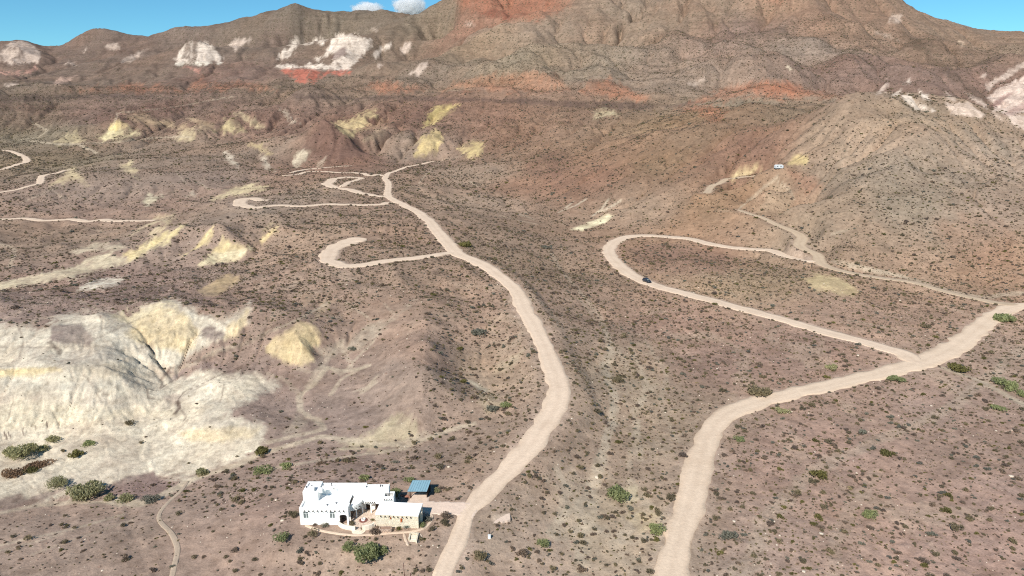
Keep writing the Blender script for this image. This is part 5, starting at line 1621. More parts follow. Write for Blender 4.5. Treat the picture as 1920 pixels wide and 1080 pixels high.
# --- carport
cp = empty('carport', (-18.3, 119.2, 0), 'open carport with a blue-grey metal roof behind the house', 'carport')
Kc = Kit(cp)
M_BLUE = simple('blue_grey_roof_metal', (132, 166, 178), .5, .4, .08, .9)
M_BOARD = simple('carport_shade_boards', (58, 46, 40), .9, .1, .2, 3)  # walls added; dark colour stands in for the shade inside the carport
A_, B_, C_, D_ = (-20.3, 117.3, 2.05), (-16.5, 117.3, 2.05), (-16.1, 120.7, 2.42), (-19.75, 120.7, 2.42)
for k in range(8):
    f0, f1 = k / 8, (k + 1) / 8 - .004
    L4 = lambda P0, P1, f: tuple(P0[i] * (1 - f) + P1[i] * f for i in range(3))
    a, b, c_, d_ = L4(A_, B_, f0), L4(A_, B_, f1), L4(D_, C_, f1), L4(D_, C_, f0)
    dn = lambda p_: (p_[0], p_[1], p_[2] - .06)
    q = MB(); q.add([dn(a), dn(b), dn(c_), dn(d_), a, b, c_, d_], [(0, 3, 2, 1), (4, 5, 6, 7), (0, 1, 5, 4), (1, 2, 6, 5), (2, 3, 7, 6), (3, 0, 4, 7)])
    q.tube((a[0] + .03, a[1], a[2] + .015), (d_[0] + .03, d_[1], d_[2] + .015), .03, .03, 4)
    Kc.part('roof_panel', q, M_BLUE)
for x, y in ((-19.95, 118.35), (-16.65, 118.35), (-19.7, 120.5), (-16.3, 120.5)):
    q = MB(); q.box(x - .08, x + .08, y - .08, y + .08, -.1, 2.0 + (y - 117.3) * .105); Kc.part('post', q, M_WOOD)
q = MB(); q.box(-19.62, -16.38, 120.46, 120.54, -.1, 2.3); Kc.part('back_wall', q, M_BOARD)
q = MB(); q.add([(-16.55, 118.43, -.1), (-16.35, 120.42, -.1), (-16.43, 120.42, -.1), (-16.63, 118.43, -.1), (-16.55, 118.43, 2.05), (-16.35, 120.42, 2.24), (-16.43, 120.42, 2.24), (-16.63, 118.43, 2.05)], [(0, 3, 2, 1), (4, 5, 6, 7), (0, 1, 5, 4), (1, 2, 6, 5), (2, 3, 7, 6), (3, 0, 4, 7)]); Kc.part('side_wall', q, M_BOARD)
q = MB(); q.tube((-20.2, 117.42, 1.95), (-16.5, 117.42, 1.95), .06, .06, 4); Kc.part('eave_beam', q, M_WOOD)

# --- drive, pad, garden paths
M_DR = road_material('drive_gravel', (230, 206, 186))


def sheet(name, poly, z, mat, label, cat, n=6):
    mb = MB(); P_ = []
    for i in range(len(poly)):
        a, b = np.array(poly[i]), np.array(poly[(i + 1) % len(poly)])
        for k in range(n):
            p_ = a + (b - a) * k / n
            P_.append((p_[0] + rng.normal(0, .06), p_[1] + rng.normal(0, .06)))
    mb.prism(P_, z - .5, z)
    o = mb.obj(name, mat)
    me = o.data; a = me.attributes.new('across', 'FLOAT', 'POINT'); a.data.foreach_set('value', np.full(len(me.vertices), .3, np.float32))
    return tag(o, label, cat, None, 'structure')


def hw(pts):
    x, y, z = hit([p_[0] for p_ in pts], [p_[1] for p_ in pts], Zm)
    return list(zip(x, y))


DRP = [(-22.0, 113.3), (-16.4, 113.0), (-9.6, 112.0), (-7.4, 111.2), (-6.6, 113.4), (-7.4, 116.0), (-10.2, 116.8), (-16.2, 117.2), (-16.5, 120.3), (-19.6, 120.3), (-20.2, 117.4), (-22.2, 116.6)]
gx_, gy_ = np.meshgrid(np.arange(-22.6, -4, .3), np.arange(110.4, 120.8, .3))
ins_ = poly_sd(gx_ + .5 * fbm(gx_ / 1.6, gy_ / 1.6, 701, 2), gy_ + .5 * fbm(gx_ / 1.6, gy_ / 1.6, 703, 2), DRP)
zz_ = ground(gx_.ravel(), gy_.ravel()).reshape(gx_.shape) + np.where(ins_ > 0, .085, -.2)
idx_ = np.arange(gx_.size).reshape(gx_.shape)
fs_ = [(int(idx_[r_, c_]), int(idx_[r_, c_ + 1]), int(idx_[r_ + 1, c_ + 1]), int(idx_[r_ + 1, c_])) for r_ in range(gx_.shape[0] - 1) for c_ in range(gx_.shape[1] - 1) if ins_[r_:r_ + 2, c_:c_ + 2].max() > 0]
q = MB(); q.v = list(zip(gx_.ravel(), gy_.ravel(), zz_.ravel())); q.f = fs_
o = q.obj('driveway', M_DR, None, None, True)
a_ = o.data.attributes.new('across', 'FLOAT', 'POINT'); a_.data.foreach_set('value', np.full(len(o.data.vertices), .28, np.float32))
tag(o, 'pale pink gravel driveway between the main road and the carport', 'driveway', None, 'structure')
CLEAR_POLY = DRP


def flat_path(name, pts, label, wd=.85):
    w_ = hw(pts)
    P_ = np.array(w_)
    d_ = np.concatenate([[0], np.cumsum(np.hypot(*np.diff(P_, axis=0).T))])
    s_ = np.linspace(0, d_[-1], max(int(d_[-1] / .4), 6))
    # smooth
    Q_ = np.stack([np.interp(s_, d_, P_[:, 0]), np.interp(s_, d_, P_[:, 1])], 1)
    for _ in range(6): Q_[1:-1] = (Q_[:-2] + 2 * Q_[1:-1] + Q_[2:]) / 4
    pl = np.concatenate([Q_, np.full((len(Q_), 1), wd)], 1)
    o = ribbon(name, pl, ground(Q_[:, 0], Q_[:, 1], Zm) + .0, M_ROAD, .05, .10)
    return tag(o, label, 'path', None, 'structure')


flat_path('garden_path', [(572, 985), (588, 991), (605, 996), (635, 1001), (665, 1004), (705, 1002), (740, 999), (765, 998), (785, 995), (800, 988), (809, 976), (811, 968), (806, 962)], 'pink garden path curving round the front of the house', .62)
flat_path('garden_path', [(757, 1000), (759, 1008), (762, 1018), (766, 1024)], 'short pink side path left of the stone stairwell', .5)
flat_path('garden_path', [(786, 1000), (789, 1004), (791, 1008)], 'short pink path stub right of the stone stairwell', .5)
pts_ = hw([(924, 966), (956, 964), (957, 979), (926, 982)])
px_, py_ = np.mean(pts_, 0); zz_ = gz(px_, py_)
sheet('gravel_pad', pts_[::-1] if False else [pts_[3], pts_[2], pts_[1], pts_[0]], zz_ + .10, M_DR, 'small pale rectangular gravel pad beside the main road', 'pad')

# stone stairwell below the path
sw = empty('stone_stairwell', (-17.5, 105.3, 0), 'small U-shaped stone stairwell below the garden path', 'steps')
q = MB(); q.box(-.85, .8, .95, 1.2, -.5, .45); q.obj('back_wall', M_STONE, sw)
q = MB(); q.box(-.85, -.6, -.6, .95, -.5, .45); q.obj('side_wall', M_STONE, sw)
q = MB(); q.box(.55, .8, -1.3, .95, -.5, .45); q.obj('side_wall', M_STONE, sw)
for k in range(3):
    q = MB(); q.box(-.6, .55, -.9 + k * .55, -.9 + (k + 1) * .55 - .003, -.5, .04 + .10 * k); q.obj('step', M_FLAG, sw)
HOUSE_CLEAR += [(-40.2, -15.0, 106.4, 117.6), (-20.6, -15.6, 116.6, 121.5), (-22.5, -5, 111.2, 117.0), (-18.6, -16.3, 103.6, 106.8), (-32.6, -15, 106.0, 109)]


def rock_mesh(name, seed, mat, sub=2):
    bm = bmesh.new(); bmesh.ops.create_icosphere(bm, subdivisions=sub, radius=1)
    g = np.random.default_rng(seed); off = g.uniform(0, 50, 3)
    from mathutils import noise as mn
    for v_ in bm.verts:
        n_ = mn.noise(v_.co * 1.1 + Vector(off)) * .45 + mn.noise(v_.co * 2.7 + Vector(off)) * .18
        v_.co *= 1 + n_
        v_.co.z *= .62
    me = bpy.data.meshes.new(name); bm.to_mesh(me); bm.free(); me.materials.append(mat)
    return me


M_ROCKD = simple('brown_rock', (142, 118, 104), .95, .1, .2, 3)
M_ROCKP = simple('pale_rock', (206, 192, 172), .95, .1, .12, 3)
M_ROCKB = simple('dark_retaining_rock', (112, 104, 98), .95, .1, .25, 4)
for k in range(7):
    o = bpy.data.objects.new('retaining_rock', rock_mesh('retaining_rock', 50 + k, M_ROCKB, 1)); COL.objects.link(o); o.parent = sw
    o.location = (1.02 + .12 * (k % 2) , -1.1 + k * .32, -.02); o.scale = (.2, .24, .3)

ac = empty('cooling_unit', (-21.3, 113.9, 0), 'dark grey cooling unit beside the white terrace block', 'cooling unit')
q = MB(); q.box(-.45, .45, -.35, .35, 0, .85); q.obj('cabinet', M_METAL, ac, None, False, .03)
q = MB(); q.tube((0, 0, .85), (0, 0, .9), .28, .28, 12); q.obj('fan_cover', M_DARK, ac)
# two timbers, each its own thing
for (xa, ya, xb, yb, rr, lb) in ((-1.05, .35, 1.05, -.35, .13, 'longer reddish timber lying between the terrace block and the carport'), (-.9, .72, .7, .2, .1, 'shorter reddish timber lying behind the longer one')):
    tb = MB(); tb.tube((xa, ya, .1), (xb, yb, .1), rr, rr * .9, 8)
    tag(tb.obj('timber_beam', simple('reddish_timber', (150, 104, 88), .9, .1, .15, 5), None, (-21.0, 118.6, .02)), lb, 'timber')
# poles, box and stones near the road
def ground_at(u, v):
    x, y, z = hit(u, v, Zm)
    return float(x[0]), float(y[0]), float(z[0])


M_RUSTP = simple('rusty_brown_steel', (86, 48, 42), .8, .2, .2, 5)
bx, by, bz = ground_at(759.5, 1092)
po = empty('marker_pole', (bx, by, bz), 'tall thin rusty pole at the lower edge left of the main road', 'pole')
q = MB(); q.tube((0, 0, -.3), (-.12, .05, 3.6), .055, .04, 8); q.obj('shaft', M_RUSTP, po)
q = MB(); q.tube((-.12, .05, 3.6), (-.122, .05, 3.68), .07, .03, 8); q.obj('cap', M_METAL, po)
bx, by, bz = ground_at(767.5, 1096)
po = empty('marker_pole', (bx, by, bz), 'short leaning dark pole right of the tall rusty pole', 'pole')
q = MB(); q.tube((0, 0, -.3), (.28, .1, 2.1), .06, .05, 8); q.obj('shaft', M_RUSTP, po)
q = MB(); q.tube((.28, .1, 2.1), (.29, .1, 2.16), .07, .04, 8); q.obj('cap', M_METAL, po)
bx, by, bz = ground_at(917.5, 1009)
ub = empty('utility_box', (bx, by, bz), 'small white utility box with a dark post beside the main road', 'utility box')
q = MB(); q.box(-.24, .24, -.2, .2, -.1, .62); q.obj('cabinet', M_WHITE, ub, None, False, .03)
q = MB(); q.box(-.26, .26, -.22, .22, .62, .67); q.obj('lid', M_FRAME, ub)
q = MB(); q.tube((.0, .75, -.2), (.0, .75, 1.25), .055, .055, 6); q.obj('post', M_WOOD, ub)
for (u_, v_, s_, lb) in ((812, 1023, .16, 'small white stone left of the road below the stairwell'), (821, 1026.5, .14, 'smaller white stone nearest the road below the stairwell')):
    bx, by, bz = ground_at(u_, v_)
    o = bpy.data.objects.new('pale_stone', rock_mesh('pale_stone', int(u_), M_ROCKP)); COL.objects.link(o); o.location = (bx, by, bz + .04); o.scale = (s_, s_, s_)
    tag(o, lb, 'stone')
HOUSE_CLEAR += [(-4.9, -2.6, 103, 106.6)]

# ------------------------------------------------------------------ black car on the branch road
def car_paint(name, rgb):
    m, t, b = new_mat(name)
    tc = t.nodes.new('ShaderNodeTexCoord'); n = tnoise(t, tc.outputs['Object'], 1.5, 3)
    c = lin(rgb)
    t.links.new(tramp(t, n, [(.3, (*c, 1)), (.7, (*(c * 1.5 + .004), 1))]), b.inputs['Base Color'])
    b.inputs['Roughness'].default_value = .28; b.inputs['Specular IOR Level'].default_value = .5
    b.inputs['Coat Weight'].default_value = .6
    return m


M_CAR = car_paint('black_car_paint', (26, 30, 40))
M_TYRE = simple('tyre_rubber', (34, 33, 33), .9, .1, .1, 8)
M_RIM = simple('grey_rim', (120, 122, 126), .4, .5, .06, 8)
M_LAMP = simple('headlight_glass', (226, 228, 230), .2, .5, .03, 8)
M_TAIL = simple('tail_light', (120, 20, 18), .3, .5, .1, 8)


def hull(sections):
    """body lofted through cross sections: (x, half width, z low, z high, half width high)"""
    mb = MB(); vs = []; n = 8
    for x, wl, z0, z1, wh in sections:
        vs += [(x, -wl * .94, z0), (x, -wl, z0 + (z1 - z0) * .25), (x, -wl, z0 + (z1 - z0) * .7), (x, -wh, z1), (x, wh, z1), (x, wl, z0 + (z1 - z0) * .7), (x, wl, z0 + (z1 - z0) * .25), (x, wl * .94, z0)]
    fs = [tuple(range(n)), tuple(range((len(sections) - 1) * n, len(sections) * n))[::-1]]
    for i in range(len(sections) - 1):
        for k in range(n):
            fs.append((i * n + k, (i + 1) * n + k, (i + 1) * n + (k + 1) % n, i * n + (k + 1) % n))
    mb.add(vs, [f[::-1] for f in fs])
    return mb


br_ = [r_ for r_ in ROADS if 'branch road' in r_[1]][0]
rd = br_[3]; zc_r = br_[4]
cx, cy, _ = ground_at(1217, 530)
i_ = int(np.argmin(np.hypot(rd[:, 0] - cx, rd[:, 1] - cy)))
dirv = rd[i_ - 3, :2] - rd[i_ + 3, :2]                       # towards the wide road
ang = math.atan2(dirv[1], dirv[0])
car = empty('car', (rd[i_, 0] - .2, rd[i_, 1] + .3, zc_r[i_] + .17), 'black sport utility car driving on the gravel branch road', 'car', None, ang)
pit = math.atan2(float(zc_r[i_ - 3] - zc_r[i_ + 3]), float(np.hypot(*dirv)))
car.rotation_euler = (0, -pit, ang)
b_ = hull([(-2.32, .78, .48, .92, .70), (-2.2, .90, .36, 1.02, .80), (-1.2, .93, .30, 1.05, .82), (.6, .93, .30, 1.05, .82), (1.6, .92, .30, 1.0, .78), (2.2, .86, .36, .88, .70), (2.36, .70, .46, .76, .60)]); b_.obj('body', M_CAR, car, None, False, .03)
b_ = hull([(-2.15, .78, 1.04, 1.12, .72), (-1.75, .78, 1.04, 1.66, .60), (-.9, .79, 1.04, 1.74, .62), (.15, .79, 1.04, 1.72, .62), (.55, .78, 1.04, 1.52, .62), (1.25, .74, 1.03, 1.08, .68)]); cab = b_.obj('cabin', M_CAR, car, None, False, .02)
for s_ in (-1, 1):
    for x0, x1, x2, x3 in ((-1.55, -.55, -.6, -1.5), (-.45, .35, .22, -.5), (.42, .95, .36, .3)):
        q = MB(); y0, y1 = s_ * .795, s_ * .665
        q.add([(x0, y0, 1.12), (x1, y0, 1.12), (x2, y1, 1.58), (x3, y1, 1.58), (x0, y0 - s_ * .03, 1.12), (x1, y0 - s_ * .03, 1.12), (x2, y1 - s_ * .03, 1.58), (x3, y1 - s_ * .03, 1.58)], [(0, 1, 2, 3), (7, 6, 5, 4), (0, 4, 5, 1), (1, 5, 6, 2), (2, 6, 7, 3), (3, 7, 4, 0)])
        q.obj('side_window', M_GLASS, cab)
q = MB(); q.add([(1.2, -.62, 1.12), (1.2, .62, 1.12), (.60, .56, 1.55), (.60, -.56, 1.55), (1.16, -.62, 1.10), (1.16, .62, 1.10), (.56, .56, 1.52), (.56, -.56, 1.52)], [(0, 1, 2, 3), (7, 6, 5, 4), (0, 4, 5, 1), (1, 5, 6, 2), (2, 6, 7, 3), (3, 7, 4, 0)]); q.obj('windscreen', M_GLASS, cab)
q = MB(); q.add([(-2.1, -.6, 1.15), (-2.1, .6, 1.15), (-1.8, .55, 1.6), (-1.8, -.55, 1.6), (-2.06, -.6, 1.13), (-2.06, .6, 1.13), (-1.76, .55, 1.58), (-1.76, -.55, 1.58)], [(3, 2, 1, 0), (4, 5, 6, 7), (1, 5, 4, 0), (2, 6, 5, 1), (3, 7, 6, 2), (0, 4, 7, 3)]); q.obj('rear_window', M_GLASS, cab)
for x in (-1.42, 1.42):
    for s_ in (-1, 1):
        q = MB(); q.tube((x, s_ * .72, .34), (x, s_ * .96, .34), .36, .36, 18); wh = q.obj('wheel', M_TYRE, car)
        q = MB(); q.tube((x, s_ * .955, .34), (x, s_ * .985, .34), .22, .2, 12); q.obj('rim', M_RIM, wh)
for s_ in (-1, 1):
    q = MB(); q.box(2.18, 2.32, s_ * .62 - .13, s_ * .62 + .13, .70, .82); q.obj('headlight', M_LAMP, car)
    q = MB(); q.box(-2.33, -2.2, s_ * .68 - .1, s_ * .68 + .1, .78, .95); q.obj('tail_light', M_TAIL, car)
    q = MB(); q.box(.75, .9, s_ * .98 - .1, s_ * .98 + .1, 1.02, 1.16); q.obj('mirror', M_CAR, car)
q = MB(); q.box(2.3, 2.4, -.5, .5, .42, .58); q.obj('bumper', M_METAL, car)

# ------------------------------------------------------------------ white trailer on the far shelf
tx, ty, tz = ground_at(1460, 315)
tr = empty('trailer', (tx, ty, tz - .7), 'white camper trailer half hidden on the shelf below the yellow bank', 'trailer', None, R(8))
q = MB(); q.prism_y([(-2.7, .6), (2.3, .6), (2.75, 1.2), (2.6, 2.35), (2.2, 2.65), (-2.3, 2.65), (-2.7, 2.2)], -1.1, 1.1); q.obj('body', simple('white_trailer_skin', (196, 200, 202), .4, .4, .04, 1), tr, None, False, .05)
q = MB(); q.prism_y([(-2.2, 2.66), (2.1, 2.66), (2.0, 2.8), (-2.1, 2.8)], -.9, .9); q.obj('roof', M_ROOF, tr)
for x in (-1.4, .9):
    q = MB(); q.box(x - .4, x + .4, -1.12, -1.09, 1.5, 2.1); q.obj('window', M_GLASS, tr)
q = MB(); q.box(-.4, .2, -1.125, -1.09, .7, 2.3); q.obj('door', M_FRAME, tr)
for x in (-.7, .1):
    q = MB(); q.tube((x, -1.08, .38), (x, -.85, .38), .36, .36, 12); q.obj('wheel', M_TYRE, tr)
q = MB(); q.tube((2.6, 0, .6), (3.7, 0, .5), .06, .05, 6); q.obj('tow_bar', M_METAL, tr)
# ------------------------------------------------------------------ larger bushes one can point at
def bush(u, v, wpx, hk, mat, name, label, seed, up=.35, n=900, cat='bush', size=.13):
    x, y, z = ground_at(u, v)
    depth = y * CP + (CAM_H - z) * SP
    r_ = wpx / 2 / FPX * depth / .88
    root = empty(name, (x, y, z), label, cat, None, float(rng.uniform(0, 6)))
    fm = foliage_mb(r_, n, size, hk, 9, up, seed, 1.15)
    fo = fm.obj('foliage', mat, root)
    sm = stems_mb(r_, 9, seed + 3, .55 * hk / .7)
    sm.obj('stems', BARK, root)
    return root


LM_RUSTW = leaf_mat('rust_brown_weeds', (.24, .15, .09), (.36, .24, .15), .1)
BUSH = [
 (692, 1046, 52, .95, LM_GREEN, 'mesquite_bush', 'largest leafy green mesquite bush below the courtyard', 1100), (716, 1040, 30, .8, LM_GREEN, 'mesquite_bush', 'green mesquite bush crowding the right side of the largest mesquite', 600), (655, 1030, 26, .85, LM_GREEN, 'mesquite_bush', 'medium green bush just left of the largest mesquite', 600),
 (527, 1014, 30, .8, LM_GREEN, 'saltbush', 'rounded grey-green bush left of the front of the house', 500), (1160, 932, 44, .75, LM_GREEN, 'mesquite_bush', 'broad green bush beside a tan bare patch in the middle wash', 800), (1230, 998, 34, .7, LM_GREEN, 'mesquite_bush', 'green bush at the left edge of the wide gravel road', 600),
 (1020, 1026, 26, .95, LM_GREEN, 'mesquite_bush', 'upright green bush right of the white utility box', 500), (902, 1046, 28, .75, LM_OLIVE, 'creosote_bush', 'dark olive bush on the right edge of the main road below the utility box', 500), (1630, 968, 30, .7, LM_GREEN, 'creosote_bush', 'lone green bush far out on the right-hand flat', 500), (1365, 1008, 34, .55, LM_GREY, 'saltbush', 'low spreading grey-green bush right of the wide gravel road', 500),
 (46, 855, 44, .95, LM_TAM, 'tamarisk_bush', 'tall olive bush in the pale wash at the left edge', 900), (80, 845, 26, .6, LM_TAM, 'tamarisk_bush', 'olive bush right of the tall bush in the pale wash', 500), (18, 850, 26, .7, LM_TAM, 'tamarisk_bush', 'dark olive bush left of the tall bush in the pale wash', 500), (101, 828, 24, .75, LM_TAM, 'tamarisk_bush', 'olive bush closest to the cracked clay bank', 500),
 (168, 835, 22, .55, LM_GREEN, 'saltbush', 'small green bush alone on the cream clay flat', 400), (142, 855, 24, .6, LM_YEL, 'saltbush', 'yellowish round bush in the middle of the pale wash', 400), (108, 912, 42, .65, LM_TAM, 'tamarisk_bush', 'wide spiky olive bush on the pale clay above the brown bank', 700), (160, 930, 60, .5, LM_TAM, 'tamarisk_bush', 'long low green thicket along the stony wash', 900), (204, 937, 24, .6, LM_TAM, 'creosote_bush', 'olive bush on the stony wash bank right of the long thicket', 400), (238, 938, 26, .65, LM_TAM, 'creosote_bush', 'green bush farther along the stony wash bank', 400), (283, 940, 30, .6, LM_GREY, 'saltbush', 'grey bush at the foot of the footpath by the wash', 500),
 (57, 884, 28, .45, LM_YEL, 'saltbush', 'yellow-green bush at the end of the rust-coloured weeds', 500), (25, 890, 38, .4, LM_RUSTW, 'weed_clump', 'rust-brown strip of dry weeds in the pale wash', 600), (70, 872, 44, .22, LM_RUSTW, 'weed_clump', 'thin reddish strip of weeds trailing up the pale wash', 500), (243, 796, 18, .5, LM_OLIVE, 'saltbush', 'small dark bush on the white clay below the cliff', 300),
 (380, 889, 24, .65, LM_TAM, 'creosote_bush', 'olive bush at the tip of the white clay left of the house', 400), (490, 850, 28, .65, LM_YEL, 'creosote_bush', 'yellow-olive bush at the right end of the white clay flat', 400), (494, 888, 34, .5, LM_GREEN, 'creosote_bush', 'green bush beside the thin wash above the house', 500), (538, 876, 22, .5, LM_GREEN, 'creosote_bush', 'small green bush above the back corner of the house', 400),
 (684, 898, 20, .6, LM_GREEN, 'mesquite_bush', 'green bush behind the middle of the white house', 400), (767, 902, 20, .7, LM_GREEN, 'creosote_bush', 'green bush behind the left corner of the carport', 400), (741, 925, 19, .8, LM_GREEN, 'creosote_bush', 'green bush between the house and the carport', 400), (819, 922, 14, .8, LM_TAM, 'creosote_bush', 'olive bush against the right side of the carport', 300),
 (792, 988, 16, .9, LM_GREEN, 'agave_plant', 'bright green spiky plant at the right end of the stone wing', 300), (801, 977, 17, .7, LM_GREY, 'saltbush', 'pale grey bush inside the bend of the garden path', 300), (762.5, 991, 13, .8, LM_BLUE, 'agave_plant', 'blue-grey agave in front of the stone wing', 200), (748, 993, 13, .5, LM_YEL, 'desert_plant', 'low yellow-green plant left of the blue-grey agave', 200), (703, 999, 22, .7, LM_BROWN, 'desert_plant', 'reddish brown dry plant beside the stone planter', 350),
 (662, 984, 13, .9, LM_OLIVE, 'courtyard_shrub', 'olive shrub growing inside the courtyard wall', 250), (699, 977, 9, .8, LM_YEL, 'courtyard_shrub', 'small golden shrub beside the stone wing in the courtyard', 150), (681, 993, 9, .9, LM_OLIVE, 'desert_plant', 'small dark plant in the gap of the courtyard gate', 150), (609, 987, 14, .7, LM_GREY, 'desert_plant', 'grey bush against the white wall under the windows', 250), (591, 984, 11, .6, LM_BROWN, 'desert_plant', 'brown bush against the white wall near its left corner', 200),
 (838, 970, 20, .9, LM_BROWN, 'dry_shrub', 'brown bush between the garden path and the main road', 350), (832, 982, 17, .8, LM_OLIVE, 'dry_shrub', 'olive-brown bush just below the bush by the main road', 300), (548, 968, 20, 1.0, LM_OLIVE, 'creosote_bush', 'dark bush against the left wall of the house', 350),
 (1560, 690, 24, .45, LM_TAM, 'creosote_bush', 'olive bush on the upper edge of the wide gravel road', 300), (1680, 714, 26, .5, LM_GREEN, 'creosote_bush', 'green bush on the lower edge of the gravel road near the fork', 400), (1795, 694, 34, .5, LM_YEL, 'mesquite_bush', 'yellow-olive thicket just right of the road fork', 400), (1874, 720, 28, .7, LM_GREEN, 'mesquite_bush', 'bright green tree-like bush in the wash at the right edge', 500), (1898, 730, 36, .6, LM_GREEN, 'mesquite_bush', 'green thicket behind the bright bush at the right edge', 500), (1916, 742, 22, .7, LM_GREEN, 'mesquite_bush', 'dark green bush cut by the right edge', 300), (1872, 768, 24, .5, LM_GREEN, 'creosote_bush', 'low green bush below the wash at the right edge', 300), (1665, 852, 26, .4, LM_YEL, 'creosote_bush', 'low lime-green bush in the middle of the right-hand flat', 300), (1535, 895, 28, .8, LM_YEL, 'cholla_clump', 'pale yellow and green cactus clump on the right-hand flat', 400), (1386, 826, 20, .6, LM_GREEN, 'creosote_bush', 'small green bush right of the bend in the wide road', 300), (1465, 772, 26, .45, LM_TAM, 'creosote_bush', 'olive bush on the lower edge of the wide road', 300), (1420, 738, 40, .45, LM_OLIVE, 'creosote_bush', 'dark olive thicket above the bend of the wide road', 400),
 (1158, 716, 22, .65, LM_OLIVE, 'creosote_bush', 'dark round bush in the middle wash above the dirt track', 300), (922, 770, 24, .55, LM_GREY, 'saltbush', 'grey bush beside the pale bank in the ravine left of the main road', 300), (948, 762, 22, .55, LM_GREEN, 'saltbush', 'green bush right of the grey bush in the ravine', 300), (900, 628, 28, .55, LM_GREY, 'saltbush', 'blue-grey bush on the slope left of the main road', 300), (872, 462, 26, .5, LM_YEL, 'creosote_bush', 'yellow-green bush beside the upper road fork', 300),
 (1025, 466, 18, .6, LM_GREY, 'saltbush', 'pale grey bush in the upper middle wash', 200), (1883, 600, 40, .35, LM_GREEN, 'mesquite_bush', 'long green thicket below the road at the right edge', 400)]
for i, (u_, v_, wd, hk, mat_, nm, lb, n_) in enumerate(BUSH):
    bush(u_, v_, wd, hk, mat_, nm, lb, 900 + i * 7, 1.0 if ('agave' in nm or 'spiky' in lb) else .35, int(n_ * 1.7), 'plant' if nm in ('agave_plant', 'desert_plant', 'courtyard_shrub', 'weed_clump', 'cholla_clump') else 'bush', .105 if n_ > 400 else .15)

# ------------------------------------------------------------------ scattered scrub: the nearest 230 one by one, the rest as one mass
SX, SY, SZ, SU, SV, SK_, SS, SR = scrub_points()
depth_ = SY * CP + (CAM_H - SZ) * SP
infr = (SU > 5) & (SU < 1915) & (SV < 1072) & (SV > 0)
score = np.where(infr, SS / depth_, 0)
order_ = np.argsort(-score)
NI = 225
indiv = order_[:NI]
rest = np.ones(len(SX), bool); rest[indiv] = False


def place_words(u, v):
    if u < 330: return 'left of the footpath' if v > 960 else 'by the pale clay wash'
    if u < 560: return 'between the footpath and the house' if v > 930 else 'above the footpath near the clay'
    if u < 860: return ('below the house' if v > 990 else 'beside the house' if v > 900 else 'behind the house')
    if u < 1050: return 'just right of the main road' if v > 940 else 'at the main road bend'
    if u < 1180: return ('in the lower left wash' if v > 980 else 'in the upper left wash')
    if u < 1310: return ('in the lower wash by the wide road' if v > 960 else 'in the upper wash by the wide road')
    if u < 1560: return 'right of the wide road, ' + ('nearest' if v > 1000 else 'middle' if v > 900 else 'farther') + ' flat'
    if u < 1740: return 'on the right flat, ' + ('nearest' if v > 1000 else 'middle' if v > 900 else 'farther') + ' part'
    return 'at the far right edge, ' + ('nearest' if v > 1000 else 'middle' if v > 900 else 'farther') + ' part'


PLUR = {'olive creosote bush': 'olive creosote bushes', 'brown dry shrub': 'brown dry shrubs', 'grey-green saltbush': 'grey-green saltbushes', 'yellow-green brush clump': 'yellow-green brush clumps', 'straw-coloured grass tuft': 'straw-coloured grass tufts'}
for i in indiv:
    k = int(SK_[i]); nm, adj, *_ = KIND[k]
    o = bpy.data.objects.new(nm, NEAR[k]); COL.objects.link(o)
    o.location = (SX[i], SY[i], SZ[i] - .04 - .1 * 0)
    s_ = float(SS[i]); o.scale = (s_, s_, s_); o.rotation_euler = (0, 0, float(SR[i]))
    pw = place_words(SU[i], SV[i])
    sw_ = 'large' if s_ > .85 else 'mid-sized' if s_ > .62 else 'small'
    tag(o, sw_ + ' ' + adj + ' ' + pw, 'shrub', sw_ + ' ' + PLUR[adj] + ' ' + pw)


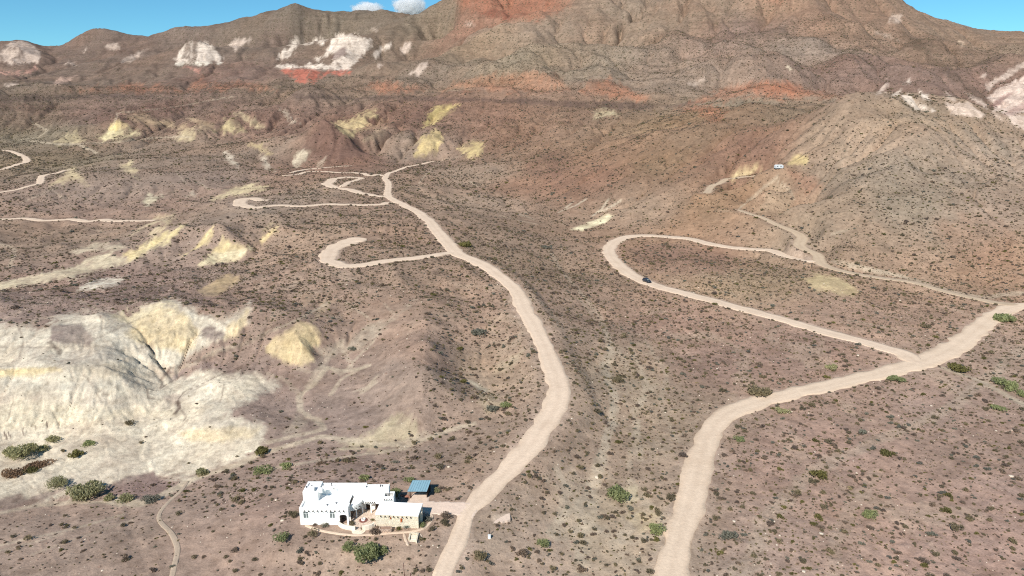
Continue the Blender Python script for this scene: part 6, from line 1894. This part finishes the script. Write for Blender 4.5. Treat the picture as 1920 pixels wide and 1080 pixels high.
def point_cloud(name, X, Y, Zz, kind, sc, rot, meshes, label, tilt=0.0):
    n = len(X)
    me = bpy.data.meshes.new(name)
    me.vertices.add(n)
    me.vertices.foreach_set('co', np.stack([X, Y, Zz], 1).astype(np.float32).ravel())
    a = me.attributes.new('kind', 'INT', 'POINT'); a.data.foreach_set('value', kind.astype(np.int32))
    a = me.attributes.new('size', 'FLOAT', 'POINT'); a.data.foreach_set('value', sc.astype(np.float32))
    a = me.attributes.new('turn', 'FLOAT_VECTOR', 'POINT')
    rv = np.zeros((n, 3), np.float32); rv[:, 2] = rot; a.data.foreach_set('vector', rv.ravel())
    o = bpy.data.objects.new(name, me); COL.objects.link(o)
    pc = bpy.data.collections.new(name + '_kinds')
    for i, m_ in enumerate(meshes):
        po = bpy.data.objects.new('%s_kind_%02d' % (name, i), m_); pc.objects.link(po)
    ng = bpy.data.node_groups.new(name, 'GeometryNodeTree')
    ng.interface.new_socket('Geometry', in_out='INPUT', socket_type='NodeSocketGeometry')
    ng.interface.new_socket('Geometry', in_out='OUTPUT', socket_type='NodeSocketGeometry')
    N = ng.nodes; Lk = ng.links
    gi = N.new('NodeGroupInput'); go = N.new('NodeGroupOutput')
    ci = N.new('GeometryNodeCollectionInfo'); ci.inputs['Collection'].default_value = pc
    ci.inputs['Separate Children'].default_value = True; ci.inputs['Reset Children'].default_value = True
    ip = N.new('GeometryNodeInstanceOnPoints')
    def attr(nm, ty):
        q = N.new('GeometryNodeInputNamedAttribute'); q.data_type = ty; q.inputs['Name'].default_value = nm
        return q.outputs['Attribute']
    Lk.new(gi.outputs[0], ip.inputs['Points']); Lk.new(ci.outputs[0], ip.inputs['Instance'])
    ip.inputs['Pick Instance'].default_value = True
    Lk.new(attr('kind', 'INT'), ip.inputs['Instance Index'])
    Lk.new(attr('turn', 'FLOAT_VECTOR'), ip.inputs['Rotation'])
    Lk.new(attr('size', 'FLOAT'), ip.inputs['Scale'])
    Lk.new(ip.outputs[0], go.inputs[0])
    md = o.modifiers.new('scatter', 'NODES'); md.node_group = ng
    return tag(o, label, 'scrub' if 'scrub' in name else 'stones', None, 'stuff')


nk = len(KIND)
kk = SK_ + np.where(SY > 210, nk, 0)
point_cloud('desert_scrub', SX[rest], SY[rest], SZ[rest] - .04, kk[rest], SS[rest], SR[rest], NEAR + FAR, 'low desert scrub dotting the hills and flats')
# stones on the near ground
g_ = np.random.default_rng(77)
n_ = 26000
Y_ = np.sqrt(g_.uniform(80 ** 2, 300 ** 2, n_)); t_ = g_.uniform(-.94, .94, n_); X_ = t_ * Y_
ci_ = np.round((t_ - T0) / (T1 - T0) * (NT - 1)).astype(int); ri_ = np.round((np.log(Y_) - LY0) / (LY1 - LY0) * (NY - 1)).astype(int)
dn_ = .25 + .5 * fbm(X_ / 11, Y_ / 11, 401, 3) + .4 * smooth(6, 9, FLOWL[ri_, ci_])
kp = (g_.random(n_) < dn_) & (ROADMASK[ri_, ci_] < .2) & (CLAY[ri_, ci_] < .5)
for x0, x1, y0, y1 in HOUSE_CLEAR:
    kp &= ~((X_ > x0) & (X_ < x1) & (Y_ > y0) & (Y_ < y1))
X_, Y_ = X_[kp], Y_[kp]; n_ = len(X_)
rocks = [rock_mesh('ground_stone', 300 + k, M_ROCKP if k in (1, 4) else M_ROCKD, 1) for k in range(6)]
point_cloud('scattered_stones', X_, Y_, ground(X_, Y_, Zm), g_.integers(0, 6, n_), np.exp(g_.normal(-2.1, .45, n_)), g_.uniform(0, 6, n_), rocks, 'small stones lying over the near desert ground')
print('scrub', len(SX), 'stones', n_)

# ------------------------------------------------------------------ two clouds beyond the ridge
def cloud(u, v, wpx, hpx, seed, dens, label):
    """a heap of vapour: a lumpy closed hull filled with uneven scattering air"""
    t, s = ray_t(u, v); Y = 9000.0
    k = Y / FPX
    m = bpy.data.materials.new('cloud_vapour'); m.use_nodes = True
    n = m.node_tree; n.nodes.clear()
    out = n.nodes.new('ShaderNodeOutputMaterial'); pv = n.nodes.new('ShaderNodeVolumePrincipled')
    pv.inputs['Color'].default_value = (1, 1, 1, 1); pv.inputs['Anisotropy'].default_value = .1
    tc = n.nodes.new('ShaderNodeTexCoord')
    no = n.nodes.new('ShaderNodeTexNoise'); no.inputs['Scale'].default_value = 2.2; no.inputs['Detail'].default_value = 5; no.inputs['Roughness'].default_value = .6
    mp = n.nodes.new('ShaderNodeMapping'); mp.inputs['Location'].default_value = (seed * 3.1, seed, 0)
    n.links.new(tc.outputs['Object'], mp.inputs['Vector']); n.links.new(mp.outputs[0], no.inputs['Vector'])
    ln = n.nodes.new('ShaderNodeVectorMath'); ln.operation = 'LENGTH'; n.links.new(tc.outputs['Object'], ln.inputs[0])
    # density = noise lifted in the middle and cut towards the hull
    a = n.nodes.new('ShaderNodeMath'); a.operation = 'MULTIPLY_ADD'; a.inputs[1].default_value = -.75; a.inputs[2].default_value = .12
    n.links.new(ln.outputs['Value'], a.inputs[0])
    b = n.nodes.new('ShaderNodeMath'); b.operation = 'ADD'; n.links.new(a.outputs[0], b.inputs[0]); n.links.new(no.outputs['Fac'], b.inputs[1])
    c = n.nodes.new('ShaderNodeMapRange'); c.inputs[1].default_value = 0; c.inputs[2].default_value = .22; c.inputs[3].default_value = 0; c.inputs[4].default_value = dens
    n.links.new(b.outputs[0], c.inputs[0]); n.links.new(c.outputs[0], pv.inputs['Density'])
    n.links.new(pv.outputs[0], out.inputs['Volume'])
    bm = bmesh.new(); bmesh.ops.create_icosphere(bm, subdivisions=3, radius=1.0)
    me = bpy.data.meshes.new('cloud'); bm.to_mesh(me); bm.free(); me.materials.append(m)
    o = bpy.data.objects.new('cloud', me); COL.objects.link(o)
    o.location = (float(t) * Y, Y, CAM_H - float(s) * Y)
    o.scale = (wpx * k / 2, wpx * k / 2.5, hpx * k / 2)
    tag(o, label, 'cloud', None, 'thing')


cloud(769, 16, 74, 56, 3, .03, 'bright puffy white cloud rising behind the ridge')
cloud(690, 20, 70, 34, 5, .03, 'low faint white cloud left of the puffy cloud')
